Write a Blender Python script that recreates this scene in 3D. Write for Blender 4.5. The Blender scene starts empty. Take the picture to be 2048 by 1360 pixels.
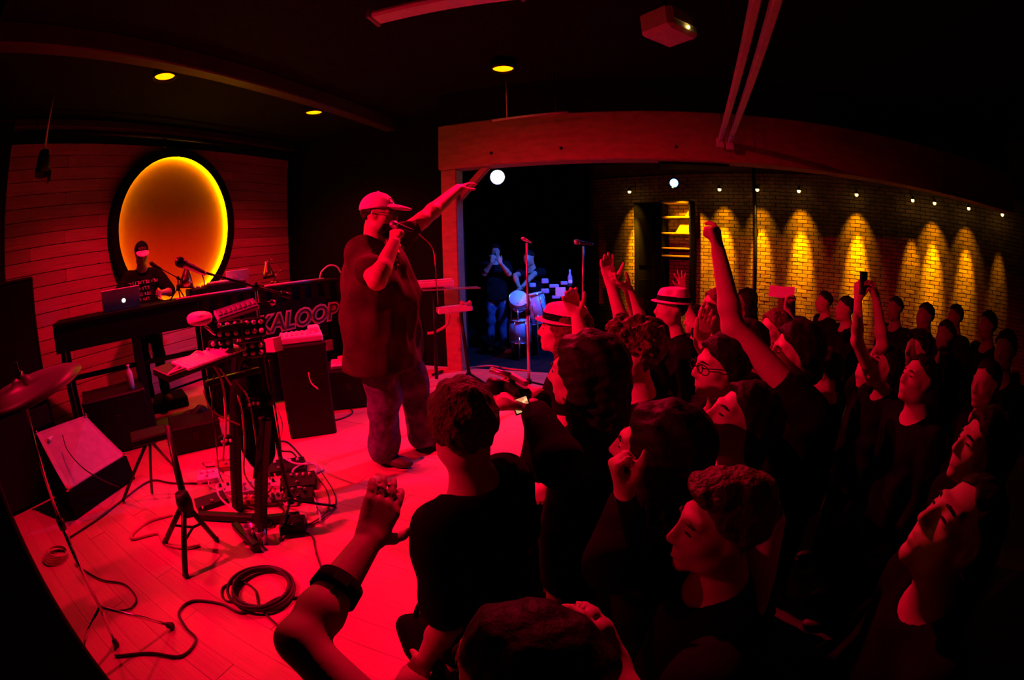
import bpy, bmesh, math, random
import numpy as np
from mathutils import Vector, Matrix

random.seed(7)
scene = bpy.context.scene
COL = scene.collection

# ------------------------------------------------------------------ camera (fisheye, as the photograph's lens)
F_PX, PITCH, ROLL, CAM_H = 930.0, math.radians(11.5), math.radians(-1.3), 1.47
_c, _s = math.cos(ROLL), math.sin(ROLL)
C_F = np.array([0, math.cos(PITCH), -math.sin(PITCH)])
_u0 = np.array([0, math.sin(PITCH), math.cos(PITCH)]); _r0 = np.array([1.0, 0, 0])
C_R = _c * _r0 + _s * _u0
C_U = -_s * _r0 + _c * _u0
CAM = np.array([0.0, 0.0, CAM_H])
cam_data = bpy.data.cameras.new('camera')
cam_data.type = 'PANO'
cam_data.sensor_fit = 'HORIZONTAL'
cam_data.sensor_width = 36.0
cam_data.sensor_height = 36.0 * 1360 / 2048
_lens = F_PX * 36.0 / 2048
try:
    cam_data.panorama_type = 'FISHEYE_EQUISOLID'
    cam_data.fisheye_lens = _lens
    cam_data.fisheye_fov = math.radians(200)
except Exception:
    cam_data.cycles.panorama_type = 'FISHEYE_EQUISOLID'
    cam_data.cycles.fisheye_lens = _lens
    cam_data.cycles.fisheye_fov = math.radians(200)
cam_data.clip_start = 0.02
cam = bpy.data.objects.new('camera', cam_data)
COL.objects.link(cam)
cam.matrix_world = Matrix(((C_R[0], C_U[0], -C_F[0], CAM[0]), (C_R[1], C_U[1], -C_F[1], CAM[1]),
                           (C_R[2], C_U[2], -C_F[2], CAM[2]), (0, 0, 0, 1)))
scene.camera = cam

# ------------------------------------------------------------------ world and exposure
world = bpy.data.worlds.new('dark_club'); scene.world = world
world.use_nodes = True
world.node_tree.nodes['Background'].inputs[0].default_value = (0.02, 0.0, 0.002, 1)
world.node_tree.nodes['Background'].inputs[1].default_value = 0.02
scene.view_settings.view_transform = 'Standard'
scene.view_settings.look = 'None'
scene.view_settings.gamma = 1.0
scene.view_settings.exposure = 0.0
scene.view_settings.use_curve_mapping = False

scene.cycles.diffuse_bounces = 1
RED = (1.0, 0.0006, 0.042)
AMBER = (1.0, 0.40, 0.0)
BLUE = (0.02, 0.12, 1.0)
RED_W, AMBER_W, BLUE_W = 360.0, 950.0, 420.0

# ------------------------------------------------------------------ pixels (2048x1360) to directions and places
def ray(px, py):
    x = px - 1024.0; y = 680.0 - py; r = math.hypot(x, y)
    th = 2 * math.asin(min(r / (2 * F_PX), .999)); s = math.sin(th) / max(r, 1e-9)
    return C_R * (x * s) + C_F * math.cos(th) + C_U * (y * s)
def pr(px, py, R): return CAM + ray(px, py) * R                       # at a range
def ph(px, py, d):                                                    # at a distance along the ground
    v = ray(px, py); return CAM + v * (d / math.hypot(v[0], v[1]))
def pz(px, py, z=0.0):                                                # on a level plane
    v = ray(px, py); return CAM + v * ((z - CAM_H) / v[2])
AX = math.radians(17)                                                 # the stage is turned 17 degrees
E_AX = np.array([math.cos(AX), -math.sin(AX), 0]); D_AX = np.array([math.sin(AX), math.cos(AX), 0])
UP = np.array([0, 0, 1.0])
def S(e, d, z=0.0): return E_AX * e + D_AX * d + UP * z               # e: towards the crowd, d: along the stage
def pe(px, py, e):                                                    # on a plane e = const
    v = ray(px, py); return CAM + v * (e / (v @ E_AX))
def pd(px, py, d):
    v = ray(px, py); return CAM + v * (d / (v @ D_AX))
def azv(a): a = math.radians(a); return np.array([math.sin(a), math.cos(a), 0])
def nrm(v): v = np.asarray(v, float); return v / max(np.linalg.norm(v), 1e-9)

# ------------------------------------------------------------------ materials
MATS = {}
def mat(name, col, rough=.5, metal=0.0, var=.18, scale=9.0, bump=0.0, emit=None, estr=1.0, spec=.5, stretch=None, rnd=0.0):
    if name in MATS: return MATS[name]
    m = bpy.data.materials.new(name); m.use_nodes = True
    nt = m.node_tree; b = nt.nodes['Principled BSDF']
    tc = nt.nodes.new('ShaderNodeTexCoord'); nz = nt.nodes.new('ShaderNodeTexNoise')
    nz.inputs['Scale'].default_value = scale; nz.inputs['Detail'].default_value = 4
    src = tc.outputs['Object']
    if stretch:
        mp = nt.nodes.new('ShaderNodeMapping'); mp.inputs['Scale'].default_value = stretch
        nt.links.new(src, mp.inputs['Vector']); src = mp.outputs['Vector']
    nt.links.new(src, nz.inputs['Vector'])
    rp = nt.nodes.new('ShaderNodeValToRGB')
    lo = [max(0, c * (1 - var)) for c in col]; hi = [min(1, c * (1 + var)) for c in col]
    rp.color_ramp.elements[0].position = .3; rp.color_ramp.elements[1].position = .7
    rp.color_ramp.elements[0].color = (*lo, 1); rp.color_ramp.elements[1].color = (*hi, 1)
    nt.links.new(nz.outputs['Fac'], rp.inputs['Fac'])
    out = rp.outputs['Color']
    if rnd:
        oi = nt.nodes.new('ShaderNodeObjectInfo'); hs = nt.nodes.new('ShaderNodeHueSaturation')
        ma = nt.nodes.new('ShaderNodeMath'); ma.operation = 'MULTIPLY_ADD'
        ma.inputs[1].default_value = 2 * rnd; ma.inputs[2].default_value = 1 - rnd
        nt.links.new(oi.outputs['Random'], ma.inputs[0]); nt.links.new(ma.outputs[0], hs.inputs['Value'])
        nt.links.new(out, hs.inputs['Color']); out = hs.outputs['Color']
    nt.links.new(out, b.inputs['Base Color'])
    b.inputs['Roughness'].default_value = rough; b.inputs['Metallic'].default_value = metal
    b.inputs['Specular IOR Level'].default_value = spec
    if bump:
        bp = nt.nodes.new('ShaderNodeBump'); bp.inputs['Strength'].default_value = bump; bp.inputs['Distance'].default_value = .02
        nt.links.new(nz.outputs['Fac'], bp.inputs['Height']); nt.links.new(bp.outputs['Normal'], b.inputs['Normal'])
    if emit:
        b.inputs['Emission Color'].default_value = (*emit, 1); b.inputs['Emission Strength'].default_value = estr
    MATS[name] = m; return m

mat('stage_wood', (.58, .38, .25), .42, var=.24, scale=3.0, stretch=(1.2, 14, 14), bump=.2, rnd=.06)
mat('wall_wood', (.50, .30, .19), .7, var=.4, scale=2.5, stretch=(1, 12, 12), bump=.2, rnd=.22)
mat('brick', (.42, .26, .17), .9, var=.35, scale=6, bump=.5, rnd=.3)
mat('mortar', (.16, .12, .09), .95)
mat('black_paint', (.005, .0045, .005), .8, spec=.08)
mat('black_wall', (.008, .008, .008), .9, spec=.1)
mat('ceiling_black', (.01, .009, .009), .9, spec=.1)
mat('dark_timber', (.05, .03, .02), .6, scale=4, stretch=(1, 1, 6))
mat('beam_timber', (.40, .2, .12), .8, scale=3, bump=.25, stretch=(1, 6, 6))
mat('hall_floor', (.03, .025, .022), .7)
mat('black_plastic', (.005, .005, .0055), .5, spec=.2)
mat('black_rubber', (.02, .02, .02), .6)
mat('black_metal', (.006, .006, .0065), .4, .0, spec=.25)
mat('chrome', (.75, .75, .78), .18, 1.0, var=.05)
mat('silver', (.62, .62, .65), .3, .8, var=.08)
mat('white_plastic', (.78, .77, .75), .45, var=.05)
mat('pale_paint', (.66, .62, .58), .6, var=.1)
mat('grey_plastic', (.28, .29, .31), .5)
mat('teal_grey', (.22, .34, .38), .45)
mat('skin', (.52, .33, .25), .55, var=.07, scale=22, bump=.03, spec=.3)
mat('skin_deep', (.46, .25, .17), .5, var=.10, scale=20, bump=.03, spec=.35)
mat('skin_tan', (.44, .27, .2), .55, var=.08, scale=22, bump=.03, spec=.3)
mat('skin_dark', (.20, .11, .075), .5, var=.10, scale=20, bump=.03, spec=.25)  # back-row skin darkened: the shade of the far rows is put into the colour
mat('hair_dark', (.012, .009, .008), .6, var=.5, scale=60, bump=.25, spec=.15)
mat('hair_brown', (.11, .055, .032), .6, var=.5, scale=55, bump=.8, spec=.25)
mat('hair_short', (.075, .04, .028), .7, var=.5, scale=80, bump=.8, spec=.2)
mat('cloth_black', (.007, .007, .008), .95, var=.4, scale=12, bump=.3, spec=.05)
mat('cloth_brown', (.055, .03, .024), .95, var=.35, scale=7, bump=.6, spec=.05)
mat('cloth_pale', (.7, .68, .66), .9, var=.06, bump=.3, spec=.1)
mat('cloth_red', (.25, .05, .05), .95, var=.1, bump=.3, spec=.1)
mat('denim', (.10, .085, .14), .9, var=.5, scale=18, bump=.5, spec=.1)
mat('denim_blue', (.05, .08, .17), .9, var=.4, scale=18, bump=.4, spec=.1)
mat('shoe_dark', (.05, .03, .025), .6)
mat('eye_white', (.7, .68, .66), .2)
mat('eye_dark', (.02, .015, .01), .15)
mat('cap_pale', (.80, .72, .66), .85, var=.05, bump=.15, spec=.1)
mat('lamp_red_core', (.2, .05, .02), .4, emit=(1.0, .30, 0.0), estr=2.8)
mat('led_amber', (.4, .3, .05), .4, emit=(1.0, .62, 0.0), estr=26.0)
mat('bulb_amber', (.4, .3, .1), .4, emit=(1.0, .62, .12), estr=8.0)
mat('lamp_white', (.5, .5, .5), .4, emit=(.85, .95, 1.0), estr=9.0)
mat('lamp_blue', (.2, .3, .5), .4, emit=(.16, .38, 1.0), estr=6.0)
mat('led_green', (.2, .5, .2), .4, emit=(.3, 1.0, .2), estr=3.0)
mat('led_red', (.5, .1, .1), .4, emit=(1.0, .05, .04), estr=3.0)
mat('logo_glow', (.6, .7, .6), .4, emit=(.8, 1.0, .75), estr=1.6)
mat('disc_panel', (.80, .25, .03), .8, var=.03, spec=.1)
mat('copper', (.8, .42, .3), .22, 1.0, var=.08)
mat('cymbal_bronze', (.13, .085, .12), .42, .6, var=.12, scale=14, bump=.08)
mat('drum_white', (.75, .78, .82), .5, var=.05)
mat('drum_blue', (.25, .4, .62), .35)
mat('paper', (.62, .56, .52), .85, var=.05)
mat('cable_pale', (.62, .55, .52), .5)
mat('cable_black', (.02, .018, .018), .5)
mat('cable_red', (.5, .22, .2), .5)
mat('print_pale', (.55, .48, .46), .8)
mat('print_dim', (.24, .15, .13), .8)
mat('banner_ink', (.03, .02, .02), .9)
mat('banner_edge', (.62, .3, .28), .8)
mat('foldback_top', (.50, .40, .36), .7, var=.12, scale=14)
mat('shelf_ochre', (.5, .34, .18), .6)

# ------------------------------------------------------------------ objects
WL = {}
def wl(o): return WL.get(o.name, np.zeros(3)) if o is not None else np.zeros(3)
def link(o): COL.objects.link(o); return o
def tag(o, label=None, cat=None, group=None, kind=None):
    if label: o['label'] = label
    if cat: o['category'] = cat
    if group: o['group'] = group
    if kind: o['kind'] = kind
    return o
def thing(name, label, cat, loc=(0, 0, 0), group=None):
    o = link(bpy.data.objects.new(name, None)); o.empty_display_size = .1
    o.location = Vector(loc); WL[o.name] = np.array(loc, float)
    return tag(o, label, cat, group)
def mesh_np(name, V, Q, smooth=True):
    me = bpy.data.meshes.new(name)
    V = np.asarray(V, np.float32); Q = np.asarray(Q, np.int32)
    n, k = Q.shape
    me.vertices.add(len(V)); me.vertices.foreach_set('co', V.ravel())
    me.loops.add(n * k); me.loops.foreach_set('vertex_index', Q.ravel())
    me.polygons.add(n); me.polygons.foreach_set('loop_start', np.arange(n, dtype=np.int32) * k)
    try: me.polygons.foreach_set('loop_total', np.full(n, k, np.int32))
    except Exception: pass
    me.update(calc_edges=True)
    if smooth: me.polygons.foreach_set('use_smooth', np.ones(n, bool))
    return me
def add(name, me, material, parent=None, loc=None):
    o = link(bpy.data.objects.new(name, me))
    if material is not None and not me.materials: me.materials.append(MATS[material])
    if parent is not None: o.parent = parent
    if loc is not None: o.location = Vector(loc)
    return o

def frame(z, x=None):
    """rotation whose columns are x, y, z axes; z along the given direction"""
    z = nrm(z)
    if x is None: x = np.array([1.0, 0, 0]) if abs(z[0]) < .9 else np.array([0, 1.0, 0])
    x = np.asarray(x, float); x = nrm(x - z * (x @ z)); y = np.cross(z, x)
    return np.stack([x, y, z], 1)

class MB:
    """collects shapes in world coordinates into one mesh"""
    def __init__(s): s.v = []; s.f = []; s.sm = []
    def raw(s, V, Fs, smooth=False):
        o = len(s.v); s.v += [tuple(p) for p in V]; s.f += [tuple(i + o for i in f) for f in Fs]; s.sm += [smooth] * len(Fs); return s
    def box(s, c, size, R=None, bev=None):
        c = np.asarray(c, float); h = np.asarray(size, float) / 2
        if bev is None: bev = min(.012, h.min() * .35)
        R = np.eye(3) if R is None else R
        V = []; idx = {}
        for sx in (-1, 1):
            for sy in (-1, 1):
                for sz in (-1, 1):
                    for a in range(3):
                        p = np.array([sx * h[0], sy * h[1], sz * h[2]]); q = p.copy()
                        for b in range(3):
                            if b != a: q[b] -= bev * (sx, sy, sz)[b]
                        idx[(sx, sy, sz, a)] = len(V); V.append(c + R @ q)
        Fs = []
        for a in range(3):
            b, d = (a + 1) % 3, (a + 2) % 3
            for sg in (-1, 1):
                def g(sb, sd, ax):
                    k = [0, 0, 0]; k[a] = sg; k[b] = sb; k[d] = sd; return idx[(*k, ax)]
                q = [g(-1, -1, a), g(1, -1, a), g(1, 1, a), g(-1, 1, a)]
                Fs.append(q if sg > 0 else q[::-1])
        for a in range(3):                                  # bevelled edges along axis a
            b, d = (a + 1) % 3, (a + 2) % 3
            for sb in (-1, 1):
                for sd in (-1, 1):
                    def g(sa, ax):
                        k = [0, 0, 0]; k[a] = sa; k[b] = sb; k[d] = sd; return idx[(*k, ax)]
                    q = [g(-1, b), g(1, b), g(1, d), g(-1, d)]
                    Fs.append(q[::-1] if sb * sd > 0 else q)
        for sx in (-1, 1):
            for sy in (-1, 1):
                for sz in (-1, 1):
                    t = [idx[(sx, sy, sz, a)] for a in range(3)]
                    Fs.append(t if sx * sy * sz > 0 else t[::-1])
        return s.raw(V, Fs)
    def tube(s, pts, r, n=8, closed=False, smooth=True, caps=True):
        P = [np.asarray(p, float) for p in pts]; N = len(P)
        rr = r if hasattr(r, '__len__') else [r] * N
        V = []; Fs = []; x = None
        for i in range(N):
            a = P[(i - 1) % N] if (closed or i) else P[i]; b = P[(i + 1) % N] if (closed or i < N - 1) else P[i]
            t = nrm(b - a)
            if x is None: x = frame(t)[:, 0]
            x = nrm(x - t * (x @ t)); y = np.cross(t, x)
            for k in range(n):
                an = 2 * math.pi * k / n
                V.append(P[i] + rr[i] * (math.cos(an) * x + math.sin(an) * y))
        M = N if closed else N - 1
        for i in range(M):
            for k in range(n):
                j = (i + 1) % N
                Fs.append((i * n + k, i * n + (k + 1) % n, j * n + (k + 1) % n, j * n + k))
        if caps and not closed:
            Fs.append(tuple(range(n))[::-1]); Fs.append(tuple((N - 1) * n + k for k in range(n)))
        return s.raw(V, Fs, smooth)
    def lathe(s, c, axis, prof, n=20, smooth=True):
        """prof: (radius, height) pairs, closed at both ends"""
        R = frame(axis); c = np.asarray(c, float); V = []; Fs = []
        for r, h in prof:
            for k in range(n):
                an = 2 * math.pi * k / n
                V.append(c + R @ np.array([r * math.cos(an), r * math.sin(an), h]))
        for i in range(len(prof) - 1):
            for k in range(n):
                Fs.append((i * n + k, i * n + (k + 1) % n, (i + 1) * n + (k + 1) % n, (i + 1) * n + k))
        Fs.append(tuple(range(n))[::-1]); Fs.append(tuple((len(prof) - 1) * n + k for k in range(n)))
        return s.raw(V, Fs, smooth)
    def ball(s, c, r, n=12, m=8):
        r = np.asarray([r, r, r] if np.isscalar(r) else r, float); c = np.asarray(c, float); V = []; Fs = []
        for i in range(1, m):
            th = math.pi * i / m
            for k in range(n):
                an = 2 * math.pi * k / n
                V.append(c + r * np.array([math.sin(th) * math.cos(an), math.sin(th) * math.sin(an), math.cos(th)]))
        top = len(V); V.append(c + r * [0, 0, 1]); V.append(c - r * [0, 0, 1])
        for k in range(n): Fs.append((top, k, (k + 1) % n)); Fs.append((top + 1, (m - 2) * n + (k + 1) % n, (m - 2) * n + k))
        for i in range(m - 2):
            for k in range(n): Fs.append((i * n + k, (i + 1) * n + k, (i + 1) * n + (k + 1) % n, i * n + (k + 1) % n))
        return s.raw(V, Fs, True)
    def torus(s, c, axis, R_, r, n=40, m=8, sx=1, sy=1, x=None):
        Fm = frame(axis, x); c = np.asarray(c, float)
        return s.tube([c + Fm @ np.array([R_ * sx * math.cos(a), R_ * sy * math.sin(a), 0]) for a in np.linspace(0, 2 * math.pi, n, endpoint=False)], r, m, closed=True)
    def prism(s, poly, off, smooth=False):
        """flat polygon (3D points) given thickness by the vector off"""
        n = len(poly); V = [np.asarray(p, float) for p in poly] + [np.asarray(p, float) + off for p in poly]
        Fs = [tuple(range(n))[::-1], tuple(range(n, 2 * n))] + [(i, (i + 1) % n, (i + 1) % n + n, i + n) for i in range(n)]
        return s.raw(V, Fs, smooth)
    def mesh(s, name, org=(0, 0, 0)):
        me = bpy.data.meshes.new(name)
        org = np.asarray(org, float)
        me.from_pydata([tuple(np.asarray(p) - org) for p in s.v], [], s.f)
        me.polygons.foreach_set('use_smooth', np.array(s.sm, bool)); me.update()
        bm = bmesh.new(); bm.from_mesh(me); bmesh.ops.recalc_face_normals(bm, faces=bm.faces); bm.to_mesh(me); bm.free()
        return me
    def build(s, name, material, parent=None, label=None, cat=None, group=None, kind=None):
        if parent is None:                                  # a thing that is one mesh: origin at its base
            A = np.array(s.v); org = np.array([(A[:, 0].min() + A[:, 0].max()) / 2, (A[:, 1].min() + A[:, 1].max()) / 2, A[:, 2].min()])
            o = add(name, s.mesh(name, org), material, None, org)
            WL[o.name] = org
        else:
            o = add(name, s.mesh(name, wl(parent)), material, parent); WL[o.name] = wl(parent)
        return tag(o, label, cat, group, kind)

def smooth_path(pts, n=8):
    P = [np.asarray(p, float) for p in pts]; P = [2 * P[0] - P[1]] + P + [2 * P[-1] - P[-2]]; out = []
    for i in range(1, len(P) - 2):
        a, b, c, d = P[i - 1:i + 3]
        for k in range(n):
            t = k / n
            out.append(.5 * (2 * b + (c - a) * t + (2 * a - 5 * b + 4 * c - d) * t * t + (3 * b - a - 3 * c + d) * t ** 3))
    out.append(P[-2]); return out

def struct(name, mb, material, label=None, parent=None):
    return mb.build(name, material, parent, label, None, None, 'structure' if parent is None else None)
# ================================================================== THE SETTING
RZ = -AX
R_ST = np.stack([E_AX, D_AX, UP], 1)
WALL_E, CEIL_Z, EDGE_E, END_D, HALL_Z, BAND_Z = -5.5, 3.4, -.62, 5.25, -.6, -.15
def unit_box(name, bev=.01):
    return MB().box((0, 0, 0), (1, 1, 1), bev=bev).mesh(name)
def piece(name, me, material, loc, rz, scale, parent):
    o = add(name, me, material, parent, np.asarray(loc) - wl(parent))
    o.rotation_euler = (0, 0, rz); o.scale = scale; return o

# hall floor, stage and its boards
struct('floor', MB().box(S(2.2, 4.0, HALL_Z - .05), (16.5, 20, .1), R_ST), 'hall_floor', 'dark hall floor the crowd stands on, below the stage')
stage = struct('stage_platform', MB().box(S((WALL_E + EDGE_E) / 2, 1.55, -.32), (EDGE_E - WALL_E, 7.5, .56), R_ST), 'black_paint',
               'raised stage platform with red-lit wooden boards')
bw = .135; pm = unit_box('stage_board', .006)
d = -2.15; row = 0
while d < END_D - bw:
    cuts = [WALL_E + .02] + sorted(WALL_E + c for c in ((1.5 + .55 * (row % 3)), (3.35 + .4 * ((row * 2) % 3)))) + [EDGE_E - .004]
    for a, b in zip(cuts, cuts[1:]):
        piece('plank', pm, 'stage_wood', S((a + b) / 2, d + bw / 2, -.02 + random.uniform(-.0008, .0008)), RZ, (b - a - .003, bw - .0015, .04), stage)
    d += bw; row += 1
struct('trim_1', MB().box(S(EDGE_E + .012, 1.55, -.03), (.024, 7.5, .06), R_ST), 'black_paint', 'black nosing strip along the front edge of the stage')
# lower platform of the second band
struct('band_platform', MB().box(S(-1.6, 7.6, (BAND_Z + HALL_Z) / 2), (4.6, 4.5, BAND_Z - HALL_Z), R_ST), 'black_wall', 'dark low platform of the band beyond the beam')
struct('ceiling', MB().box(S(2.2, 4.0, CEIL_Z + .05), (16.5, 20, .1), R_ST), 'ceiling_black', 'black ceiling over stage and hall')

# timber wall behind the DJ, board by board
wall_left = struct('wall_left', MB().box(S(WALL_E - .08, 2.4, 1.4), (.10, 6.6, 4.0), R_ST), 'black_wall', 'timber boarded wall behind the DJ, lit red')
z = .02; row = 0; wpm = unit_box('wall_board', .02)
while z < 3.08:
    h = .142; cuts = [-.8, .6 + .5 * (row % 3), 2.1 + .45 * ((row * 2) % 3), 3.7 + .35 * ((row + 1) % 3), 5.62]
    for a, b in zip(cuts, cuts[1:]):
        piece('plank', wpm, 'wall_wood', S(WALL_E - .012 + random.uniform(-.004, .004), (a + b) / 2, z + h / 2), RZ + math.pi / 2, (b - a - .004, .03, h - .008), wall_left)
    z += h; row += 1
# dark side walls of the stage
struct('wall_back', MB().box(S((WALL_E - 2.38) / 2 - .05, 5.72, 1.4), (WALL_E * -1 - 2.38 + .1, .1, 4.0), R_ST), 'black_wall', 'black wall closing the far side of the stage')
struct('wall_front', MB().box(S(-2.9, -2.3, 1.4), (5.6, .1, 4.0), R_ST), 'black_wall', 'black wall closing the near side of the stage')
struct('wall_far', MB().box(S(-2.75, 10.2, 1.4), (3.0, .1, 4.0), R_ST), 'black_wall', 'black wall behind the second band')
struct('wall_band', MB().box(S(-4.0, 8.0, 1.4), (.1, 4.4, 4.0), R_ST), 'black_wall', 'black side wall of the band platform')

# brick wall of the hall, bricks one by one where the lamps light them
BN = azv(41); BR = np.array([BN[1], -BN[0], 0]); BDIST = 9.3
def BW(u, z, out=0.0): return BN * (BDIST - out) + BR * u + UP * z
R_BR = np.stack([BR, BN, UP], 1); BRZ = math.atan2(BR[1], BR[0])
wall_right = struct('wall_right', MB().box(BW(.3, 1.4, -.12), (14.4, .12, 4.0), R_BR), 'mortar', 'brick wall along the hall with amber wall-washing lamps')
def bray(px, py):
    v = ray(px, py); P = CAM + v * (BDIST / (v @ BN)); return P @ BR, P[2]
pools = [(1285, 1275, 1.0), (1378, 1380, 1.0), (1445, 1450, 1.0), (1527, 1523, .9), (1607, 1603, 1.4), (1735, 1714, 1.5), (1833, 1822, .25), (1880, 1864, 1.1), (1946, 1930, .55), (2000, 1995, .08)]
pool_u = [bray(b, 460)[0] for a, b, w in pools]
LAMP_Z = 2.66
bl, bh = .222, .074
cands = []
nrow = 0; z = HALL_Z
while z < 3.0:
    u = -6.5 + (nrow % 2) * bl / 2
    while u < 6.2:
        cands.append((min(abs(u - p) for p in pool_u[:-1]) + .25 * max(0, abs(z - 1.6) - .75), u, z)); u += bl
    z += bh; nrow += 1
cands.sort()
brm = unit_box('brick', .05)
for k, (_, u, z) in enumerate(cands[:300]):
    piece('brick', brm, 'brick', BW(u, z + bh / 2, .0 + random.uniform(-.002, .003)), BRZ, (bl - .012, .09, bh - .011), wall_right)
mb = MB()
for _, u, z in cands[300:]:
    c = BW(u, z + bh / 2, random.uniform(-.002, .003)); hx, hy, hz = (bl - .012) / 2, .045, (bh - .011) / 2
    V = [c + BR * a * hx + BN * b * hy + UP * e * hz for a in (-1, 1) for b in (-1, 1) for e in (-1, 1)]
    mb.raw(V, [(0, 1, 3, 2), (4, 6, 7, 5), (0, 4, 5, 1), (2, 3, 7, 6), (0, 2, 6, 4), (1, 5, 7, 3)])
mb.build('brickwork', 'brick', wall_right, kind='stuff')
struct('wall_hall_side', MB().box(BW(7.4, 1.4, 6.0), (.12, 12.4, 4.0), R_BR), 'black_wall', 'dark side wall at the far right of the hall')

# header beam and its post
pb = pz(915, 738, 0); pe_, pd_ = pb @ E_AX, pb @ D_AX
BEAM_B, BEAM_T = 2.42, 2.98
bm_ = struct('trim_2', MB().box(S(pe_ + 4.0 - .12, pd_ + .02, (BEAM_B + BEAM_T) / 2), (8.0, .26, BEAM_T - BEAM_B), R_ST, bev=.015), 'beam_timber', 'heavy timber header beam spanning the opening beside the stage')
bolt = MB()
for i, u in enumerate((.55, 1.35, 2.6)):
    MB().lathe(S(pe_ + u, pd_ - .112, BEAM_B + .14), -D_AX, [(.0, -.01), (.018, -.01), (.018, .006), (.010, .014), (0, .014)], 10).build('bolt', 'black_metal', bm_)
struct('trim_3', MB().box(S(pe_ + 4.0 - .12, pd_ + .02, (BEAM_T + CEIL_Z) / 2), (8.0, .2, CEIL_Z - BEAM_T), R_ST), 'ceiling_black', 'black boarding above the timber header beam')
post = struct('timber_post', MB().box(S(pe_ + .0, pd_ + .02, (BEAM_B - .02) / 2), (.2, .2, BEAM_B + .02), R_ST, bev=.012), 'beam_timber', 'square timber post carrying the header beam')
MB().prism([S(pe_ + .1, pd_, BEAM_B - .38), S(pe_ + .1, pd_, BEAM_B - .28), S(pe_ + .38, pd_, BEAM_B), S(pe_ + .48, pd_, BEAM_B)], D_AX * .09).build('brace', 'beam_timber', post)

# ceiling timbers, cornice, near post
struct('trim_4', MB().box(S(-3.42, 2.4, CEIL_Z - .09), (.16, 6.4, .18), R_ST), 'dark_timber', 'dark ceiling joist running parallel to the boarded wall')
struct('trim_5', MB().box(S(WALL_E + .10, 2.4, CEIL_Z - .07), (.16, 6.4, .10), R_ST), 'dark_timber', 'timber cornice where the boarded wall meets the ceiling')
lp = thing('near_post', 'black square post at the left edge, closest to the viewer', 'post', pr(62, 1190, 1.36) * [1, 1, 0])
c = wl(lp) + azv(-160) * .2; Rn = np.stack([azv(-70), azv(-160), UP], 1); Rn = Rn if np.linalg.det(Rn) > 0 else np.stack([azv(-70), -azv(-160), UP], 1)
MB().box(c + [0, 0, CEIL_Z / 2], (.13, .53, CEIL_Z - .01), Rn, bev=.008).build('shaft', 'black_paint', lp)
MB().box(c + [0, 0, .06], (.15, .55, .12), Rn, bev=.01).build('base_block', 'black_paint', lp)

# ================================================================== LAMPS
def spot(name, loc, target, power, color, angle, blend=.6, radius=.06, parent=None):
    L = bpy.data.lights.new(name, 'SPOT'); L.energy = power; L.color = color; L.spot_size = math.radians(angle); L.spot_blend = blend; L.shadow_soft_size = radius
    o = link(bpy.data.objects.new(name, L))
    dirv = Vector(np.asarray(target) - np.asarray(loc))
    o.rotation_euler = dirv.to_track_quat('-Z', 'Y').to_euler()
    o.location = Vector(np.asarray(loc) - wl(parent))
    if parent is not None: o.parent = parent
    return o
LZ = CEIL_Z - .08
c1, c2, c3 = pz(330, 149, LZ), pz(628, 222, LZ), pz(1006, 134, LZ)
g1 = c1 + (c3 - c2); g2 = c1 + (c1 - c2); g3 = g1 + (c1 - c2)
lamps = [(c1, 'round red ceiling lamp glowing above the amber disc', 1.12), (c2, 'round red ceiling lamp glowing left above the performer', .8),
         (c3, 'round red ceiling lamp glowing right of the performer, before the beam', 1.0),
         (g2, 'round red ceiling lamp above the near left corner of the stage', 0)]
for c, lab, w in lamps:
    t = thing('ceiling_lamp', lab, 'lamp', c, 'red ceiling lamps over the stage')
    MB().lathe(c, UP, [(.0, .078), (.125, .078), (.125, .0), (.125, -.035), (.112, -.035), (.106, .0), (.0, .004)], 24).build('housing', 'black_metal', t)
    MB().lathe(c, UP, [(0, -.012), (.07, -.018), (.104, -.012), (.104, -.004), (0, -.002)], 24).build('lens', 'lamp_red_core', t)
    if c is c3: spot('red_beam', c - UP * .06, (-.1, 2.2, 0), RED_W * 3.2, RED, 88, 1.0, .05, t)
    elif w: spot('red_beam', c - UP * .06, c - UP * 3, RED_W * w, RED, 132, 1.0, .05, t)
    else: spot('red_beam', c - UP * .06, (-1.15, 2.75, 1.1), RED_W * 4.5, RED, 72, .9, .05, t)

# amber wall-washers on the brick wall
for k, (lx, bx, w) in enumerate(pools):
    u = pool_u[k]; off = .95 if k == 1 else .36; c = BW(u, LAMP_Z, off)
    lab = ['amber wall lamp above the black door', 'amber wall lamp above the lit shelves', 'amber wall lamp behind the raised fist',
           'amber wall lamp beside the thin wall pipe', 'amber wall lamp above the first bright brick pool right of the pipe', 'amber wall lamp above the widest bright brick pool',
           'amber wall lamp above the faint brick pool', 'amber wall lamp above the narrow bright brick pool', 'amber wall lamp above the narrow dimmer brick pool', 'amber wall lamp furthest right on the brick wall'][k]
    t = thing('wall_lamp', lab, 'lamp', c, 'amber lamps along the brick wall')
    MB().tube([BW(u, LAMP_Z + .1, .045), BW(u, LAMP_Z + .12, off - .1), c + UP * .06], .009, 6).build('bracket', 'black_metal', t)
    MB().lathe(c, UP, [(0, .07), (.022, .065), (.03, .03), (.042, -.0), (.038, 0.0), (.0, .02)], 14).build('shade', 'black_metal', t)
    MB().ball(c - UP * .012, .036, 10, 8).build('bulb', 'bulb_amber', t)
    if k == 1: spot('amber_beam', c - UP * .06, BW(u, 1.75, .2), AMBER_W * .5, AMBER, 60, .8, .03, t); continue
    spot('amber_beam', c - UP * .06, c - UP * 1.55 + BN * .36, AMBER_W * w, AMBER, 25, 1.0, .03, t)
    if w > .3: spot('amber_spill', c - UP * .06, c - UP * .95 + BN * .36, AMBER_W * w * .05, AMBER, 58, .9, .03, t)

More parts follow.
